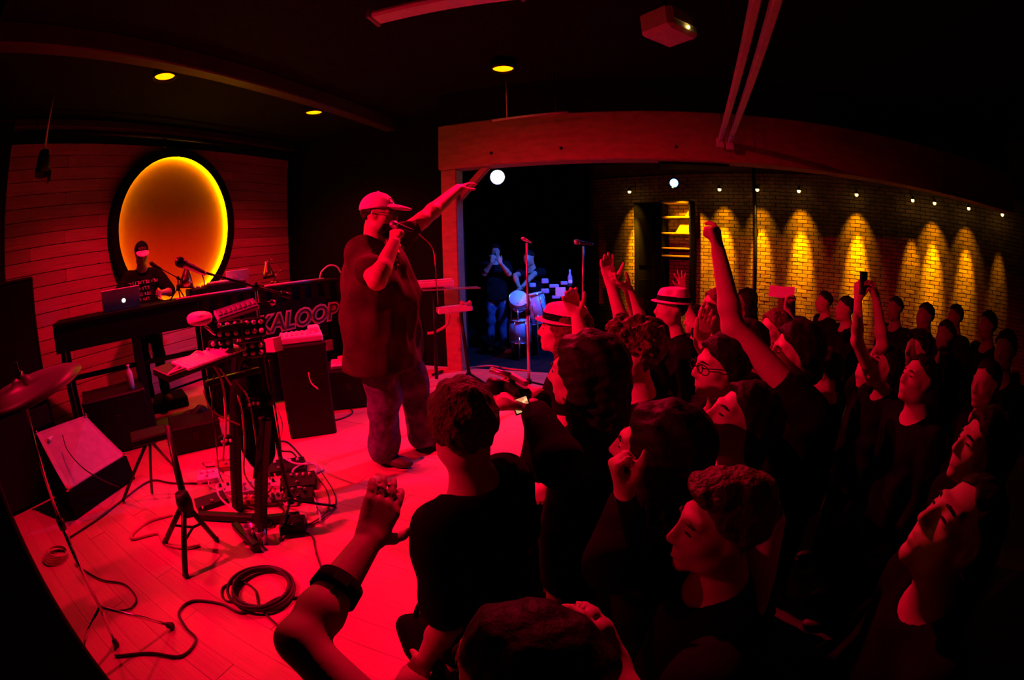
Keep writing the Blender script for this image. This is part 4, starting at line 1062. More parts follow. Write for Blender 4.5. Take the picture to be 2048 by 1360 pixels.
# ---- synthesizer rack of the foreground
b1, b2 = pz(476, 1022, 0), pz(522, 1078, 0)
t = thing('synthesizer_stand', 'black two-column synthesizer stand loaded with gear, wrapped in cables', 'stand', (b1 + b2) / 2 * [1, 1, 0])
t1 = ph(482, 640, math.hypot(*b1[:2])); t2 = ph(530, 835, math.hypot(*b2[:2]))
MB().box((b1 + t1) / 2, (.062, .062, np.linalg.norm(t1 - b1)), frame(t1 - b1, E_AX), .008).build('column', 'black_metal', t)
MB().box((b2 + t2) / 2, (.062, .062, np.linalg.norm(t2 - b2)), frame(t2 - b2, E_AX), .008).build('column', 'black_metal', t)
for (p0, p1) in (((398, 1030), (510, 1036)), ((520, 1040), (600, 1032)), ((470, 1050), (515, 1096))):
    a, b = pz(*p0, .03), pz(*p1, .03); MB().box((a + b) / 2, (np.linalg.norm(b - a), .05, .05), frame(UP, b - a), .008).build('foot_bar', 'black_metal', t)
for (p0, p1, z_) in (((410, 765), (520, 742), 0), ((440, 660), (530, 640), 0)):
    a, b = ph(*p0, 2.38), ph(*p1, 2.5); MB().box((a + b) / 2, (np.linalg.norm(b - a), .04, .03), frame(UP, b - a), .006).build('support_arm', 'black_metal', t)
def plate(name, A, B, C, th, material, label=None, cat=None, parent=None, bev=.004):
    """box spanned by the corner A and the edges to B and C, with thickness below"""
    A, B, C = (np.asarray(q, float) for q in (A, B, C)); x = B - A; y = C - A; z = nrm(np.cross(x, y)); z = z if z[2] > 0 else -z
    Rm = frame(z, x); y = y - nrm(x) * (nrm(x) @ y)
    return MB().box(A + x / 2 + y / 2 - z * th / 2, (np.linalg.norm(x), np.linalg.norm(y), th), Rm, bev).build(name, material, parent, label, cat), Rm
# tilted keyboard
A, B, C = ph(338, 751, 2.12), ph(472, 702, 2.42), ph(394, 705, 2.42)
t = thing('keyboard_controller', 'tilted pale-edged keyboard controller on the foreground stand', 'keyboard', (B + C) / 2)
_, Rm = plate('body', A, B, C, .035, 'black_plastic', parent=t)
x, y = B - A, C - A; zz = Rm[:, 2]
MB().tube([A + zz * .004, B + zz * .004], .008, 6).build('front_edge', 'white_plastic', t); MB().tube([A + zz * .004, C + zz * .004], .008, 6).build('side_edge', 'white_plastic', t)
for i in range(15):
    q = A + x * (.06 + .9 * i / 15) + y * .28 + zz * .006; MB().box(q, (np.linalg.norm(x) * .052, np.linalg.norm(y) * .42, .012), Rm, .002).build('key', 'white_plastic', t)
for i in range(6):
    q = A + x * (.15 + .13 * i) + y * .72; MB().lathe(q, zz, [(0, 0), (.012, 0), (.01, .02), (0, .02)], 8).build('knob', 'pale_paint', t)
# drum pad
c = ph(399, 634, 2.42); t = thing('drum_pad', 'pale round drum pad left of the rack top', 'drum pad', c)
ax = nrm(UP + nrm(CAM - c) * .2 + E_AX * .1)
MB().lathe(c, ax, [(0, -.03), (.045, -.03), (.068, -.02), (.072, -.002), (.068, .006), (0, .008)], 28).build('shell', 'pale_paint', t)
MB().lathe(c, ax, [(0, .006), (.026, .006), (.024, .012), (0, .012)], 20).build('centre', 'white_plastic', t)
MB().tube([c - ax * .02, ph(428, 668, 2.44), ph(474, 672, 2.45)], .009, 6).build('arm', 'chrome', t)
# grey screen strip
A, B = ph(432, 634, 2.36), ph(512, 607, 2.44); t = thing('sequencer', 'grey-blue lit sequencer panel on top of the rack', 'music device', (A + B) / 2)
L = np.linalg.norm(B - A); Rm = frame(nrm(np.cross(B - A, UP * .6 + nrm((CAM - A) * [1, 1, 0]) * -.8)) * 1, B - A); 
if Rm[:, 2] @ (CAM - A) < 0: Rm = np.stack([Rm[:, 0], -Rm[:, 1], -Rm[:, 2]], 1)
bx('case', (A + B) / 2, (L, .075, .03), Rm, 'teal_grey', t)
for i in range(8): MB().box((A + B) / 2 + Rm @ np.array([(-.42 + .12 * i) * L, .0, .016]), (L * .07, .03, .006), Rm, .001).build('pad', 'grey_plastic', t)
MB().ball(ph(545, 605, 2.45), (.018, .018, .016)).build('end_knob', 'silver', t)
MB().tube([B, ph(545, 605, 2.45)], .01, 6).build('side_arm', 'black_metal', t)
# effect units in the rack
rs = random.Random(5)
for k, (px, py, w_, h_, lab) in enumerate(((455, 660, .15, .10, 'effects unit with lit knobs under the sequencer'), (508, 655, .13, .10, 'effects unit with pink dials right of the column'), (442, 695, .14, .08, 'chrome-trimmed effects unit under the drum pad'), (505, 700, .15, .08, 'lower effects unit with a loop of cable'))):
    c = ph(px, py, 2.46); Rm = frame(nrm((CAM - c) * [1, 1, .6] + UP * .5), RGT + FWD * .5); t = thing('effects_unit', lab, 'music device', c - UP * h_ / 2, 'effects units in the rack')
    bx('case', c, (w_, h_, .05), Rm, 'black_plastic', t)
    for i in range(3):
        for j in range(2): MB().lathe(c + Rm @ np.array([(i - 1) * w_ * .3, (j - .5) * h_ * .45, .025]), Rm[:, 2], [(0, 0), (.014, 0), (.012, .016), (0, .018)], 10).build('knob', rs.choice(('white_plastic', 'silver', 'pale_paint')), t)
# big pale tape box and case of the mixer
c = ph(538, 690, 2.52); one('small_speaker', MB().prism([c + RGT * -.035 - UP * .04, c + RGT * .035 - UP * .04, c + RGT * .028 + UP * .035, c - RGT * .03 + UP * .03], nrm(FWD + RGT * .4) * .06), 'white_plastic', 'small pale tapered box on the rack beside the banner', 'box')

def flight_case(name, label, px0, px1, pytop, d_, depth, cat='case', z0=0.0):
    a, b = ph(px0, pytop, d_), ph(px1, pytop, d_); top = (a[2] + b[2]) / 2; x = (b - a) * [1, 1, 0]; w = np.linalg.norm(x); x = nrm(x); y = np.array([-x[1], x[0], 0]); 
    y = y if y @ a > 0 else -y; c = (a + b) / 2 * [1, 1, 0] + y * depth / 2; Rm = np.stack([x, y, UP], 1)
    t = thing(name, label, cat, c + UP * z0)
    bx('case', c + UP * ((top + z0) / 2), (w, depth, top - z0), Rm, 'black_plastic', t, .012)
    for sx in (-1, 1):
        for sy in (-1, 1): bx('corner', c + Rm @ np.array([sx * (w / 2 - .018), sy * (depth / 2 - .018), top - .018]), (.045, .045, .045), Rm, 'black_metal', t, .01)
    bx('latch', c + Rm @ np.array([0, -depth / 2 - .004, (top + z0) * .6]), (.06, .012, .07), Rm, 'black_metal', t)
    return c, Rm, w, top
c, Rm, w, top = flight_case('flight_case', 'tall black flight case carrying the small mixer below the banner', 553, 652, 690, 3.75, .42)
t = thing('mixing_desk', 'small pale mixing desk on the tall flight case', 'mixer', c + UP * top)
bx('body', c + UP * (top + .03), (w * .92, .3, .06), Rm, 'pale_paint', t); bx('meter_bridge', c + UP * (top + .06) + Rm @ np.array([w * .3, .05, .0]), (w * .25, .2, .09), Rm, 'pale_paint', t)
for i in range(7):
    for j in range(2): MB().lathe(c + Rm @ np.array([(-.4 + .11 * i) * w, -.08 + .1 * j, top + .06]), UP, [(0, 0), (.014, 0), (.011, .022), (0, .024)], 8).build('knob', 'white_plastic', t)
c, Rm, w, top = flight_case('flight_case', 'low black flight case with a pale box on it beside the performer\'s leg', 654, 733, 741, 4.35, .45)
t = thing('record_box', 'pale flat box lying on the low flight case', 'box', c + UP * top)
bx('tray', c + UP * (top + .02), (w * .8, .3, .04), Rm, 'pale_paint', t); bx('lid', c + UP * (top + .06) + Rm @ np.array([.04, .03, 0]), (w * .5, .22, .035), Rm @ np.array([[math.cos(.3), -math.sin(.3), 0], [math.sin(.3), math.cos(.3), 0], [0, 0, 1]]), 'cable_red', t)
c = onT(658, 690, -.03); one('stage_box', MB().box(c, (.09, .05, .12), R_TB, .008), 'cloth_red', 'small red box fixed to the table cloth beside the mixer', 'box')
c, Rm, w, top = flight_case('flight_case', 'black flight case under the left half of the DJ table', 160, 292, 792, 4.35, .5)
p = ph(268, 797, 4.45) * [1, 1, 0] + UP * top; t = thing('water_bottle', 'red-lit plastic bottle on the flight case under the DJ table', 'bottle', p)
MB().lathe(p, UP, [(0, 0), (.034, 0), (.036, .03), (.036, .13), (.030, .16), (.013, .185), (.013, .205), (0, .205)], 14).build('bottle', 'pale_paint', t); MB().lathe(p + UP * .2, UP, [(0, 0), (.016, 0), (.016, .02), (0, .02)], 12).build('lid', 'white_plastic', t)
flight_case('flight_case', 'black flight case under the middle of the DJ table', 335, 440, 850, 3.9, .4)
# bundled things in front of the table: plastic bag
c = pz(395, 870, 0) + UP * .12; V_ = Vol(-np.array([.3, .3, .25]), np.array([.3, .3, .3]), .014); V_.ell((0, 0, -.02), (.15, .12, .14)); V_.ell((.08, .02, .08), (.07, .07, .12)); V_.noise(.02, 30, 9); V_.plane((0, 0, -.115), UP)
o = add('plastic_bag', V_.mesh('plastic_bag'), 'black_plastic', None, c); tag(o, 'crumpled dark plastic bag glinting under the DJ table', 'bag'); WL[o.name] = c

# ---- floor monitor, PA boxes, hung speaker
cs = [pz(71, 868, .52), pz(135, 986, .20), pz(253, 912, .20), pz(172, 832, .52)]
cen = sum(cs) / 4; t = thing('stage_monitor', 'low black stage monitor with pale top in the left corner', 'speaker', cen * [1, 1, 0])
lo_ = [q * [1, 1, 0] + UP * .004 + (q - cen) * [.04, .04, 0] for q in cs]
MB().raw(lo_ + cs, [(3, 2, 1, 0), (4, 5, 6, 7), (0, 1, 5, 4), (1, 2, 6, 5), (2, 3, 7, 6), (3, 0, 4, 7)]).build('cabinet', 'black_paint', t)
ins = [cen + (q - cen) * .97 + UP * .004 for q in cs]; MB().prism(ins, UP * .008).build('top_grille', 'foldback_top', t)
for q in ins: MB().ball(q + UP * .01, .018, 8, 6).build('corner', 'chrome', t)
q = cen + (cs[0] - cen) * .62 + UP * .014; bx('handle', q, (.10, .03, .02), frame(UP, cs[1] - cs[3]), 'white_plastic', t)
def pa_box(label, e0, e1, d0_, d1_, z0, z1):
    c = S((e0 + e1) / 2, (d0_ + d1_) / 2, z0); t = thing('loudspeaker', label, 'speaker', c)
    bx('cabinet', c + UP * (z1 - z0) / 2, (e1 - e0, d1_ - d0_, z1 - z0), R_ST, 'black_paint', t, .015)
    bx('grille', S(e1 + .006, (d0_ + d1_) / 2, (z0 + z1) / 2), (.012, (d1_ - d0_) * .9, (z1 - z0) * .92), R_ST, 'black_metal', t)
    bx('handle', S((e0 + e1) / 2, d1_ + .004, (z0 + z1) / 2), ((e1 - e0) * .3, .012, .05), R_ST, 'black_rubber', t)
pa_box('large black bass cabinet at the left edge of the stage', -4.35, -3.85, .02, .79, .0, .72)
pa_box('black speaker stacked on the bass cabinet at the left edge', -4.35, -3.85, .06, .79, .72, 1.64)
pa_box('tall black speaker tower against the boarded wall at the left edge', -5.3, -4.6, -.5, .62, .0, 3.1)
c = pe(86, 330, -4.75); t = thing('hung_spotlight', 'small black spotlight hung before the boarded wall', 'lamp', c)
MB().lathe(c, nrm(-UP + E_AX * .15), [(0, -.14), (.06, -.14), (.075, -.05), (.095, .1), (.085, .1), (.05, -.02), (0, -.03)], 18).build('housing', 'black_metal', t)
MB().tube([c + UP * .12, [c[0], c[1], CEIL_Z]], .012, 6).build('hanger', 'pale_paint', t); bx('barn_door', c - UP * .12 + D_AX * .09, (.16, .006, .1), R_ST, 'black_metal', t)
MB().ball(c + D_AX * .07 + UP * .0, .012, 8, 6).build('indicator', 'bulb_amber', t)

# ---- cymbal and its stand
cb = pz(205, 1222, .30); base = cb * [1, 1, 0]; dcy = math.hypot(*cb[:2]); ct = ph(45, 772, dcy * .98)
ct = ct; t = thing('cymbal_stand', 'thin cymbal stand with folding legs at the lower left', 'stand', base)
tp = np.array([ct[0], ct[1], ct[2]]); MB().tube([cb, cb + (tp - cb) * .45], .010, 8).build('lower_tube', 'chrome', t); MB().tube([cb + (tp - cb) * .45, tp], .007, 8).build('upper_tube', 'chrome', t)
MB().lathe(cb + (tp - cb) * .45, nrm(tp - cb), [(0, -.02), (.018, -.02), (.018, .02), (0, .02)], 10).build('clamp', 'black_metal', t)
for (px, py) in ((165, 1300), (232, 1288), (345, 1252)):
    q = pz(px, py, .01); lg = MB().tube([cb + UP * .02, cb + (q - cb) * .6 + UP * .02, q], .009, 6).build('leg', 'chrome', t); MB().lathe(q + UP * .0, nrm(q - cb), [(0, -.04), (.016, -.035), (.02, 0), (0, .008)], 8).build('rubber_foot', 'black_rubber', lg)
ax = nrm(UP + nrm(CAM - tp) * .30 - RGT * .30)
t = thing('cymbal', 'bronze cymbal with a purple sheen cut by the left frame edge', 'cymbal', tp)
MB().lathe(tp, ax, [(.006, .034), (.02, .032), (.04, .024), (.05, .012), (.10, .004), (.18, -.006), (.262, -.016), (.2615, -.019), (.18, -.009), (.10, .001), (.05, .009), (.02, .028), (.006, .03)], 44).build('plate', 'cymbal_bronze', t)
MB().lathe(tp + ax * .03, ax, [(0, 0), (.02, 0), (.018, .015), (.006, .02), (.006, .05), (0, .05)], 10).build('wing_nut', 'chrome', t)

# ---- tripod stand before the gear
hub = ph(368, 1003, 2.33); t = thing('tripod_stand', 'black folding tripod stand leaning before the DJ gear', 'stand', hub * [1, 1, 0])
MB().tube([hub - UP * .1, ph(336, 852, 2.6)], [.024, .02], 8).build('shaft', 'black_metal', t); MB().lathe(hub, UP, [(0, -.05), (.045, -.05), (.05, 0), (.04, .05), (0, .05)], 12).build('collar', 'black_plastic', t)
for (px, py) in ((371, 1150), (330, 1085), (432, 1078)):
    q = pz(px, py, .015); lg = MB().tube([hub, q], .017, 8).build('leg', 'black_metal', t); MB().tube([hub - UP * .16, hub + (q - hub) * .55], .008, 6).build('strut', 'black_metal', lg); MB().ball(q, .02, 8, 6).build('rubber_foot', 'black_rubber', lg)
q0 = ph(300, 880, 3.1); t = thing('folding_stand', 'low black folding stand beside the stage monitor', 'stand', q0 * [1, 1, 0])
MB().tube([q0 + UP * .02, pz(246, 1002, .012)], .014, 6).build('leg', 'black_metal', t); MB().tube([q0, pz(304, 986, .012)], .012, 6).build('leg', 'black_metal', t); MB().tube([q0, pz(345, 930, .012)], .012, 6).build('leg', 'black_metal', t)
bx('head', q0 + UP * .03, (.28, .2, .05), R_TB, 'black_plastic', t)

# ---- pedals and boxes on the floor
def pedal(label, px, py, w_, d_, h_, ang, body='black_plastic', knobs=2, top='pale_paint', z0=0.0):
    c = pz(px, py, z0); Rm = frame(UP, azv(ang)); t = thing('effects_pedal', label, 'pedal', c, 'pedals on the stage floor')
    MB().raw([c + Rm @ np.array(q) for q in ((-w_ / 2, -d_ / 2, .002), (w_ / 2, -d_ / 2, .002), (w_ / 2, d_ / 2, .002), (-w_ / 2, d_ / 2, .002), (-w_ / 2 * .94, -d_ / 2 * .94, h_ * .6), (w_ / 2 * .94, -d_ / 2 * .94, h_ * .6), (w_ / 2 * .94, d_ / 2 * .94, h_), (-w_ / 2 * .94, d_ / 2 * .94, h_))],
             [(3, 2, 1, 0), (4, 5, 6, 7), (0, 1, 5, 4), (1, 2, 6, 5), (2, 3, 7, 6), (3, 0, 4, 7)]).build('case', body, t)
    for i in range(knobs): MB().lathe(c + Rm @ np.array([(-.5 + (i + .5) / knobs) * w_ * .85, d_ * .2, h_ * .88]), UP, [(0, 0), (.012, 0), (.010, .018), (0, .02)], 10).build('knob', top, t)
    MB().lathe(c + Rm @ np.array([0, -d_ * .25, h_ * .68]), UP, [(0, 0), (.014, 0), (.014, .014), (0, .016)], 10).build('footswitch', 'chrome', t); return t
pedal('multi-effect pedal with rows of knobs right of the columns', 598, 972, .26, .16, .07, 70, 'black_plastic', 5)
pedal('small pedal with two chrome dots below the white coil', 600, 998, .2, .1, .06, 75, 'black_plastic', 2, 'white_plastic')
pedal('black direct box with pale lid near the cable end', 588, 1058, .16, .10, .07, 75, 'black_plastic', 0)
pedal('pale-topped pedal left of the first column', 418, 960, .18, .12, .06, 60, 'pale_paint', 3)
pedal('dark pedal between the columns', 492, 985, .16, .12, .06, 60, 'grey_plastic', 3)
pedal('black volume pedal lying flat at the rack\'s left foot', 425, 1010, .24, .1, .06, 40, 'black_plastic', 0)
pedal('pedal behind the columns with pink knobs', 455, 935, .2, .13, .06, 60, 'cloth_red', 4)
pedal('flat black pedal by the low flight case', 612, 852, .26, .14, .06, 70, 'black_plastic', 1)
pedal('long pedalboard behind the white coil', 560, 942, .42, .16, .06, 65, 'black_plastic', 6)
c = pz(585, 1010, 0); one('power_adapter', MB().box(c + UP * .02, (.075, .05, .04), frame(UP, azv(75)), .01), 'white_plastic', 'bright white power adapter on the stage floor', 'adapter')
c = pz(640, 812, 0); one('set_list', MB().prism([c + E_AX * a + D_AX * b_ + UP * z_ for a, b_, z_ in ((-.16, -.1, .004), (.14, -.13, .02), (.17, .10, .05), (-.12, .12, .02))], UP * .003), 'paper', 'pale sheet lying on the stage by the low flight case', 'paper')
# glass jars at the base of the columns
for px, py, lab in ((505, 1078, 'left'), (528, 1086, 'right')):
    c = pz(px, py, 0); t = thing('drinking_glass', lab + ' small clear drinking glass below the columns', 'glass', c, 'glasses on the stage')
    MB().lathe(c, UP, [(0, .002), (.026, .002), (.034, .09), (.031, .09), (.023, .01), (0, .008)], 16).build('glass', 'silver', t)

# ---- more gear packed between the columns
a_, b_ = ph(468, 735, 2.5), ph(548, 930, 2.55); c = (a_ + b_) / 2
t = thing('gig_bag', 'limp black gig bag hung between the two stand columns', 'bag', c * [1, 1, 0])
V_ = Vol((-.2, -.12, -.36), (.2, .12, .36), .013); V_.ell((0, 0, -.02), (.125, .055, .30)); V_.cap((-.05, 0, .12), (.05, 0, .22), .06, .05, k=.05); V_.noise(.012, 24, 11)
o = add('bag', V_.mesh('bag'), 'cloth_black', t, c - wl(t)); o.rotation_euler = (0, 0, math.atan2(TR[1], TR[0]))
MB().tube(smooth_path([c + UP * .24 - TR * .05, c + UP * .33, c + UP * .24 + TR * .05]), .008, 6).build('strap', 'cloth_black', t)
for k, (px, py, lab) in enumerate(((506, 806, 'small junction box with two lit plugs on the right column'), (452, 880, 'small pale-plugged junction box low on the left column'))):
    c = ph(px, py, 2.4); Rm = frame(nrm((CAM - c) * [1, 1, .2]), RGT + FWD * .5); t = thing('junction_box', lab, 'music device', c - UP * .03, 'junction boxes on the stand')
    bx('case', c, (.08, .055, .04), Rm, 'black_plastic', t)
    for i in range(3): MB().lathe(c + Rm @ np.array([(i - 1) * .024, .004 * (i % 2), .02]), Rm[:, 2], [(0, 0), (.009, 0), (.008, .02), (0, .022)], 8).build('plug', 'white_plastic' if i != 1 else 'cable_red', t)
pedal('pale pedal close behind the left column foot', 452, 985, .14, .1, .05, 55, 'pale_paint', 2, 'black_plastic')
pedal('red pedal in the gap between the column feet', 500, 1010, .12, .09, .05, 70, 'cloth_red', 2, 'white_plastic')
pedal('grey pedal left of the white adapter', 548, 1005, .13, .09, .05, 70, 'grey_plastic', 3)
pedal('pale strip of sockets behind the adapter', 540, 975, .3, .06, .045, 72, 'pale_paint', 4, 'black_plastic')
# ---- cables
def cable(label, pts, r=.006, material='cable_black', cat='cable', name='cable'): return one(name, MB().tube(smooth_path(pts, 7), r, 6), material, label, cat, 'cables on the stage')
G = lambda x, y, z_=.008: pz(x, y, z_)
c = G(525, 1180); m_ = MB()
for k in range(5):
    rr_ = .15 + .012 * (k % 3); o_ = np.array([random.uniform(-.015, .015), random.uniform(-.015, .015), .008 + .006 * k]); m_.torus(c + o_, UP + np.array([.03 * (k % 2), .02, 0]), rr_, .0075, 40, 6)
one('cable_coil', m_, 'cable_black', 'coil of black cable lying on the bare stage floor', 'cable', 'cables on the stage')
cable('black cable looping from the coil to the lower left corner', [G(230, 1312), G(300, 1306), G(362, 1312), G(392, 1280), G(372, 1255), G(358, 1225), G(385, 1202), G(440, 1207), G(480, 1225), G(520, 1215), G(560, 1195), G(600, 1195)], .007)
cable('black cable loop left of the coil', [G(490, 1205), G(450, 1200), G(446, 1175), G(480, 1163), G(510, 1180), G(520, 1215), G(560, 1255)], .006)
cable('thin black cable running down from the direct box', [G(605, 1060), G(625, 1075), G(634, 1110), G(650, 1150), G(680, 1190)], .005)
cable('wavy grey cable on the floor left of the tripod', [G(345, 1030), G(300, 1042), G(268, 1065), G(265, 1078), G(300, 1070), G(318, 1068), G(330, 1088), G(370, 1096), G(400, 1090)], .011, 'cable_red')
cable('thin cable crossing the floor to the tripod', [G(140, 1075), G(200, 1035), G(245, 1000), G(300, 962), G(345, 966), G(420, 966)], .007)
cable('black cable by the cymbal stand base', [G(150, 1128), G(200, 1158), G(248, 1168), G(272, 1195), G(262, 1216), G(235, 1222)], .005)
cable('cable hanging over the stage monitor', [pz(125, 870, .50), pz(135, 900, .42), pz(165, 935, .33), pz(205, 960, .2), G(240, 975)], .005)
cable('looped white cable on the pedalboard', [G(540, 895, .12), G(585, 925, .08), G(630, 930, .05), G(625, 950), G(590, 955), G(588, 938, .04), G(620, 925, .05), G(645, 940), G(600, 955), G(570, 975), G(563, 1000), G(575, 1012)], .007, 'white_plastic')
cable('thin black cable looping right of the pedals', [G(632, 950), G(655, 985), G(655, 1020), G(625, 1045), G(600, 1050)], .004)
cable('second thin black cable right of the pedals', [G(640, 940), G(668, 985), G(668, 1015), G(640, 1042), G(605, 1055)], .004)
D0 = 2.36
cable('pale cable hanging from the keyboard controller to the floor', [ph(402, 704, D0), ph(432, 738, D0 - .04), ph(447, 780, D0 - .05), ph(452, 850, D0 - .05), ph(449, 880, D0 - .02), ph(446, 920, D0)], .007, 'cable_pale')
cable('second pale cable hanging beside the first column', [ph(420, 720, D0), ph(445, 745, D0 - .05), ph(462, 770, D0 - .03)], .006, 'cable_pale')
cable('pink cable running down between the columns', [ph(476, 790, D0), ph(486, 840, D0 - .03), ph(489, 900, D0), ph(490, 950, D0), G(515, 985, .03)], .006, 'cable_red')
cable('thin cable sagging from the drum pad to the column', [ph(406, 780, D0), ph(420, 815, D0), ph(445, 835, D0), ph(480, 850, D0)], .004, 'cable_red')
cable('thin cable from the effects units to the mixer', [ph(515, 785, 2.5), ph(535, 800, 2.6), ph(552, 815, 2.8), ph(565, 850, 2.7), G(560, 880, .1)], .004, 'cable_red')
cable('pale cable loop by the first column foot', [G(432, 975, .08), G(440, 995, .04), G(465, 1018, .03), G(482, 1032, .03)], .008, 'cable_pale')
cable('black cables bunched behind the second column', [ph(545, 850, 2.6), G(548, 880, .25), G(575, 885, .16), G(600, 910, .06), G(612, 928)], .009)
cable('second black cable bunched behind the second column', [G(548, 870, .3), G(560, 900, .12), G(585, 905, .1), G(602, 930)], .008)
cable('red cable hanging from the tall flight case', [ph(617, 745, 3.7), ph(622, 765, 3.7), ph(636, 778, 3.65)], .006, 'cable_red')
cable('cable coiled beside the low flight case', [G(612, 835), G(640, 843), G(680, 838), G(705, 825), G(690, 812), G(655, 818), G(640, 830)], .008)
cable('red cable along the far edge of the stage', [G(880, 739), G(920, 738), G(960, 733), G(985, 732), G(1020, 738), G(1062, 742)], .012, 'cable_red')
cable('pale cord hanging from the performer\'s microphone', [pp(838, 468, .05), pp(866, 500, .1), pp(872, 560, .0), pp(876, 610, -.1)], .004, 'cable_red')
rs = random.Random(12); spots = ['left of the columns', 'under the left column', 'between the column feet', 'behind the socket strip', 'right of the socket strip', 'in front of the red pedal', 'beside the pale pedal', 'near the direct box', 'under the gig bag', 'by the adapter']
for k, w_ in enumerate(spots):
    x, y = 425 + k * 17 + rs.uniform(-8, 8), 985 + rs.uniform(-45, 40); pts_ = []; hd = rs.uniform(0, 6.28)
    for q in range(7):
        pts_.append(G(x, y, .01 + .03 * rs.random())); hd += rs.uniform(-1.1, 1.3); x += math.cos(hd) * 24; y += math.sin(hd) * 15; x = min(max(x, 405), 640); y = min(max(y, 925), 1060)
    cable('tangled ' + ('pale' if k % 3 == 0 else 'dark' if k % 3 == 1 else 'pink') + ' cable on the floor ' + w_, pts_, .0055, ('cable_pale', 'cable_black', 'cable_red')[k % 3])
for k, (xs, lab) in enumerate((((536, 548, 560), 'dark cable hanging from the effects units behind the right column'), ((430, 424, 432), 'dark cable hanging from the tilted keyboard'), ((470, 497, 512), 'pink cable slung across the gig bag'))):
    cable(lab, [ph(xs[0], 720 + 20 * k, 2.4), ph(xs[1], 800, 2.38), ph(xs[2], 880, 2.38), G(xs[2] + 8, 950, .05), G(xs[2] + 30, 985)], .005, 'cable_black' if k < 2 else 'cable_red')
m_ = MB(); c = pz(110, 1115, 0)
for k in range(5): m_.torus(c + [0.01 * k, .008 * k, .01 + .008 * k], UP + np.array([.1, .05 * k, 0]), .10 - .006 * k, .006, 28, 6)
one('cable_coil', m_, 'cable_red', 'small coil of cable at the foot of the near post', 'cable', 'cables on the stage')

# ---- keyboards behind the performer
kb = pz(938, 752, 0); kd = math.hypot(*kb[:2]) - .15
t = thing('keyboard_stand', 'black keyboard stand before the timber post', 'stand', ph(905, 740, kd) * [1, 1, 0])
a, b = ph(905, 600, kd), ph(938, 748, kd) * [1, 1, 0] + UP * .03
MB().tube([ph(922, 625, kd), ph(938, 745, kd) * [1, 1, 0] + UP * .06], .02, 8).build('column', 'black_metal', t)
MB().tube([ph(868, 575, kd), ph(872, 740, kd) * [1, 1, 0] + UP * .03], .02, 8).build('column', 'black_metal', t)
MB().tube([G(935, 745, .03), G(982, 776, .02)], .016, 6).build('leg', 'black_metal', t); MB().tube([G(940, 745, .03), G(908, 765, .02)], .016, 6).build('leg', 'black_metal', t); MB().tube([G(865, 750, .03), G(885, 742, .02)], .016, 6).build('leg', 'black_metal', t)
def keyboard(label, A, B, depth, th, body, nk=20):
    A, B = np.asarray(A, float), np.asarray(B, float); x = nrm(B - A); y = nrm(np.cross(UP, x)); y = y if y @ A > 0 else -y; Rm = frame(np.cross(x, y), x); L = np.linalg.norm(B - A)
    c = (A + B) / 2 + y * depth / 2; t = thing('keyboard', label, 'keyboard', c)
    bx('body', c, (L, depth, th), Rm, body, t)
    for i in range(nk):
        bx('key', c + Rm @ np.array([(-.47 + .94 * (i + .5) / nk) * L, -depth * .22, th / 2 + .006 * (1 if Rm[2, 2] > 0 else -1)]), (L / nk * .82, depth * .48, .012), Rm, 'white_plastic', t, .002)
    return t
keyboard('white upper keyboard behind the performer', ph(820, 572, kd - .05), ph(908, 566, kd), .22, .07, 'white_plastic')
keyboard('lower red-lit keyboard in front of the timber post', ph(876, 624, kd - .06), ph(946, 616, kd), .2, .06, 'pale_paint', 14)
A, B = ph(845, 580, kd - .1), ph(962, 575, kd); 
t = thing('music_tray', 'thin silver-edged tray below the upper keyboard', 'tray', (A + B) / 2); plate('tray', A, B, A + nrm(np.cross(UP, B - A)) * .2, .012, 'silver', parent=t)
c = ph(932, 606, kd); t = thing('headphones', 'small red-lit headphones lying on the lower keyboard', 'headphones', c)
MB().torus(c + UP * .0, nrm(UP + RGT * .3), .045, .008, 20, 6).build('band', 'cable_red', t); MB().ball(c + RGT * .04, (.025, .025, .03)).build('ear_cup', 'cable_red', t); MB().ball(c - RGT * .045, (.025, .025, .03)).build('ear_cup', 'cable_red', t)
cable('thick red cable drooping from the lower keyboard', [ph(898, 630, kd), ph(893, 650, kd), ph(870, 664, kd), ph(855, 667, kd)], .016, 'cable_red')
pedal('small pedals behind the performer\'s legs', 812, 802, .16, .12, .08, 80, 'cloth_red', 3, 'white_plastic')

# ---- drums of the second band
def drum(label, c, ax, r, h, shell='drum_blue', head='drum_white', legs=True, group='drums of the second band'):
    c = np.asarray(c, float); ax = nrm(ax); t = thing('drum', label, 'drum', c * [1, 1, 0] + UP * BAND_Z, group)
    MB().lathe(c, ax, [(0, -h), (r * .97, -h), (r * .97, 0), (0, 0)], 28).build('shell', shell, t); MB().lathe(c, ax, [(0, 0), (r * .99, 0), (r * .97, .008), (0, .010)], 28).build('drumhead', head, t)
    MB().torus(c, ax, r, .011, 30, 6).build('rim', 'chrome', t); MB().torus(c - ax * h, ax, r, .011, 30, 6).build('rim', 'chrome', t)
    Rm = frame(ax)
    for k in range(6):
        an = k * math.pi / 3; v = Rm @ np.array([math.cos(an), math.sin(an), 0]) * (r + .006); MB().tube([c + v, c + v - ax * h], .006, 6).build('tension_rod', 'chrome', t)
    if legs:
        for k in range(3):
            an = k * 2.1 + .4; p = c - ax * h * .7 + np.array([math.cos(an), math.sin(an), 0]) * r; MB().tube([p, [p[0], p[1], BAND_Z + .005]], .012, 6).build('leg', 'chrome', t)
bd2 = 6.55
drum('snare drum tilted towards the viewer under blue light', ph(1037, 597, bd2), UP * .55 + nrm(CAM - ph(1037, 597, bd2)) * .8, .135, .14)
drum('tall conga drum beside the snare under blue light', ph(1068, 588, bd2 + .1), UP + RGT * -.2, .13, .42)
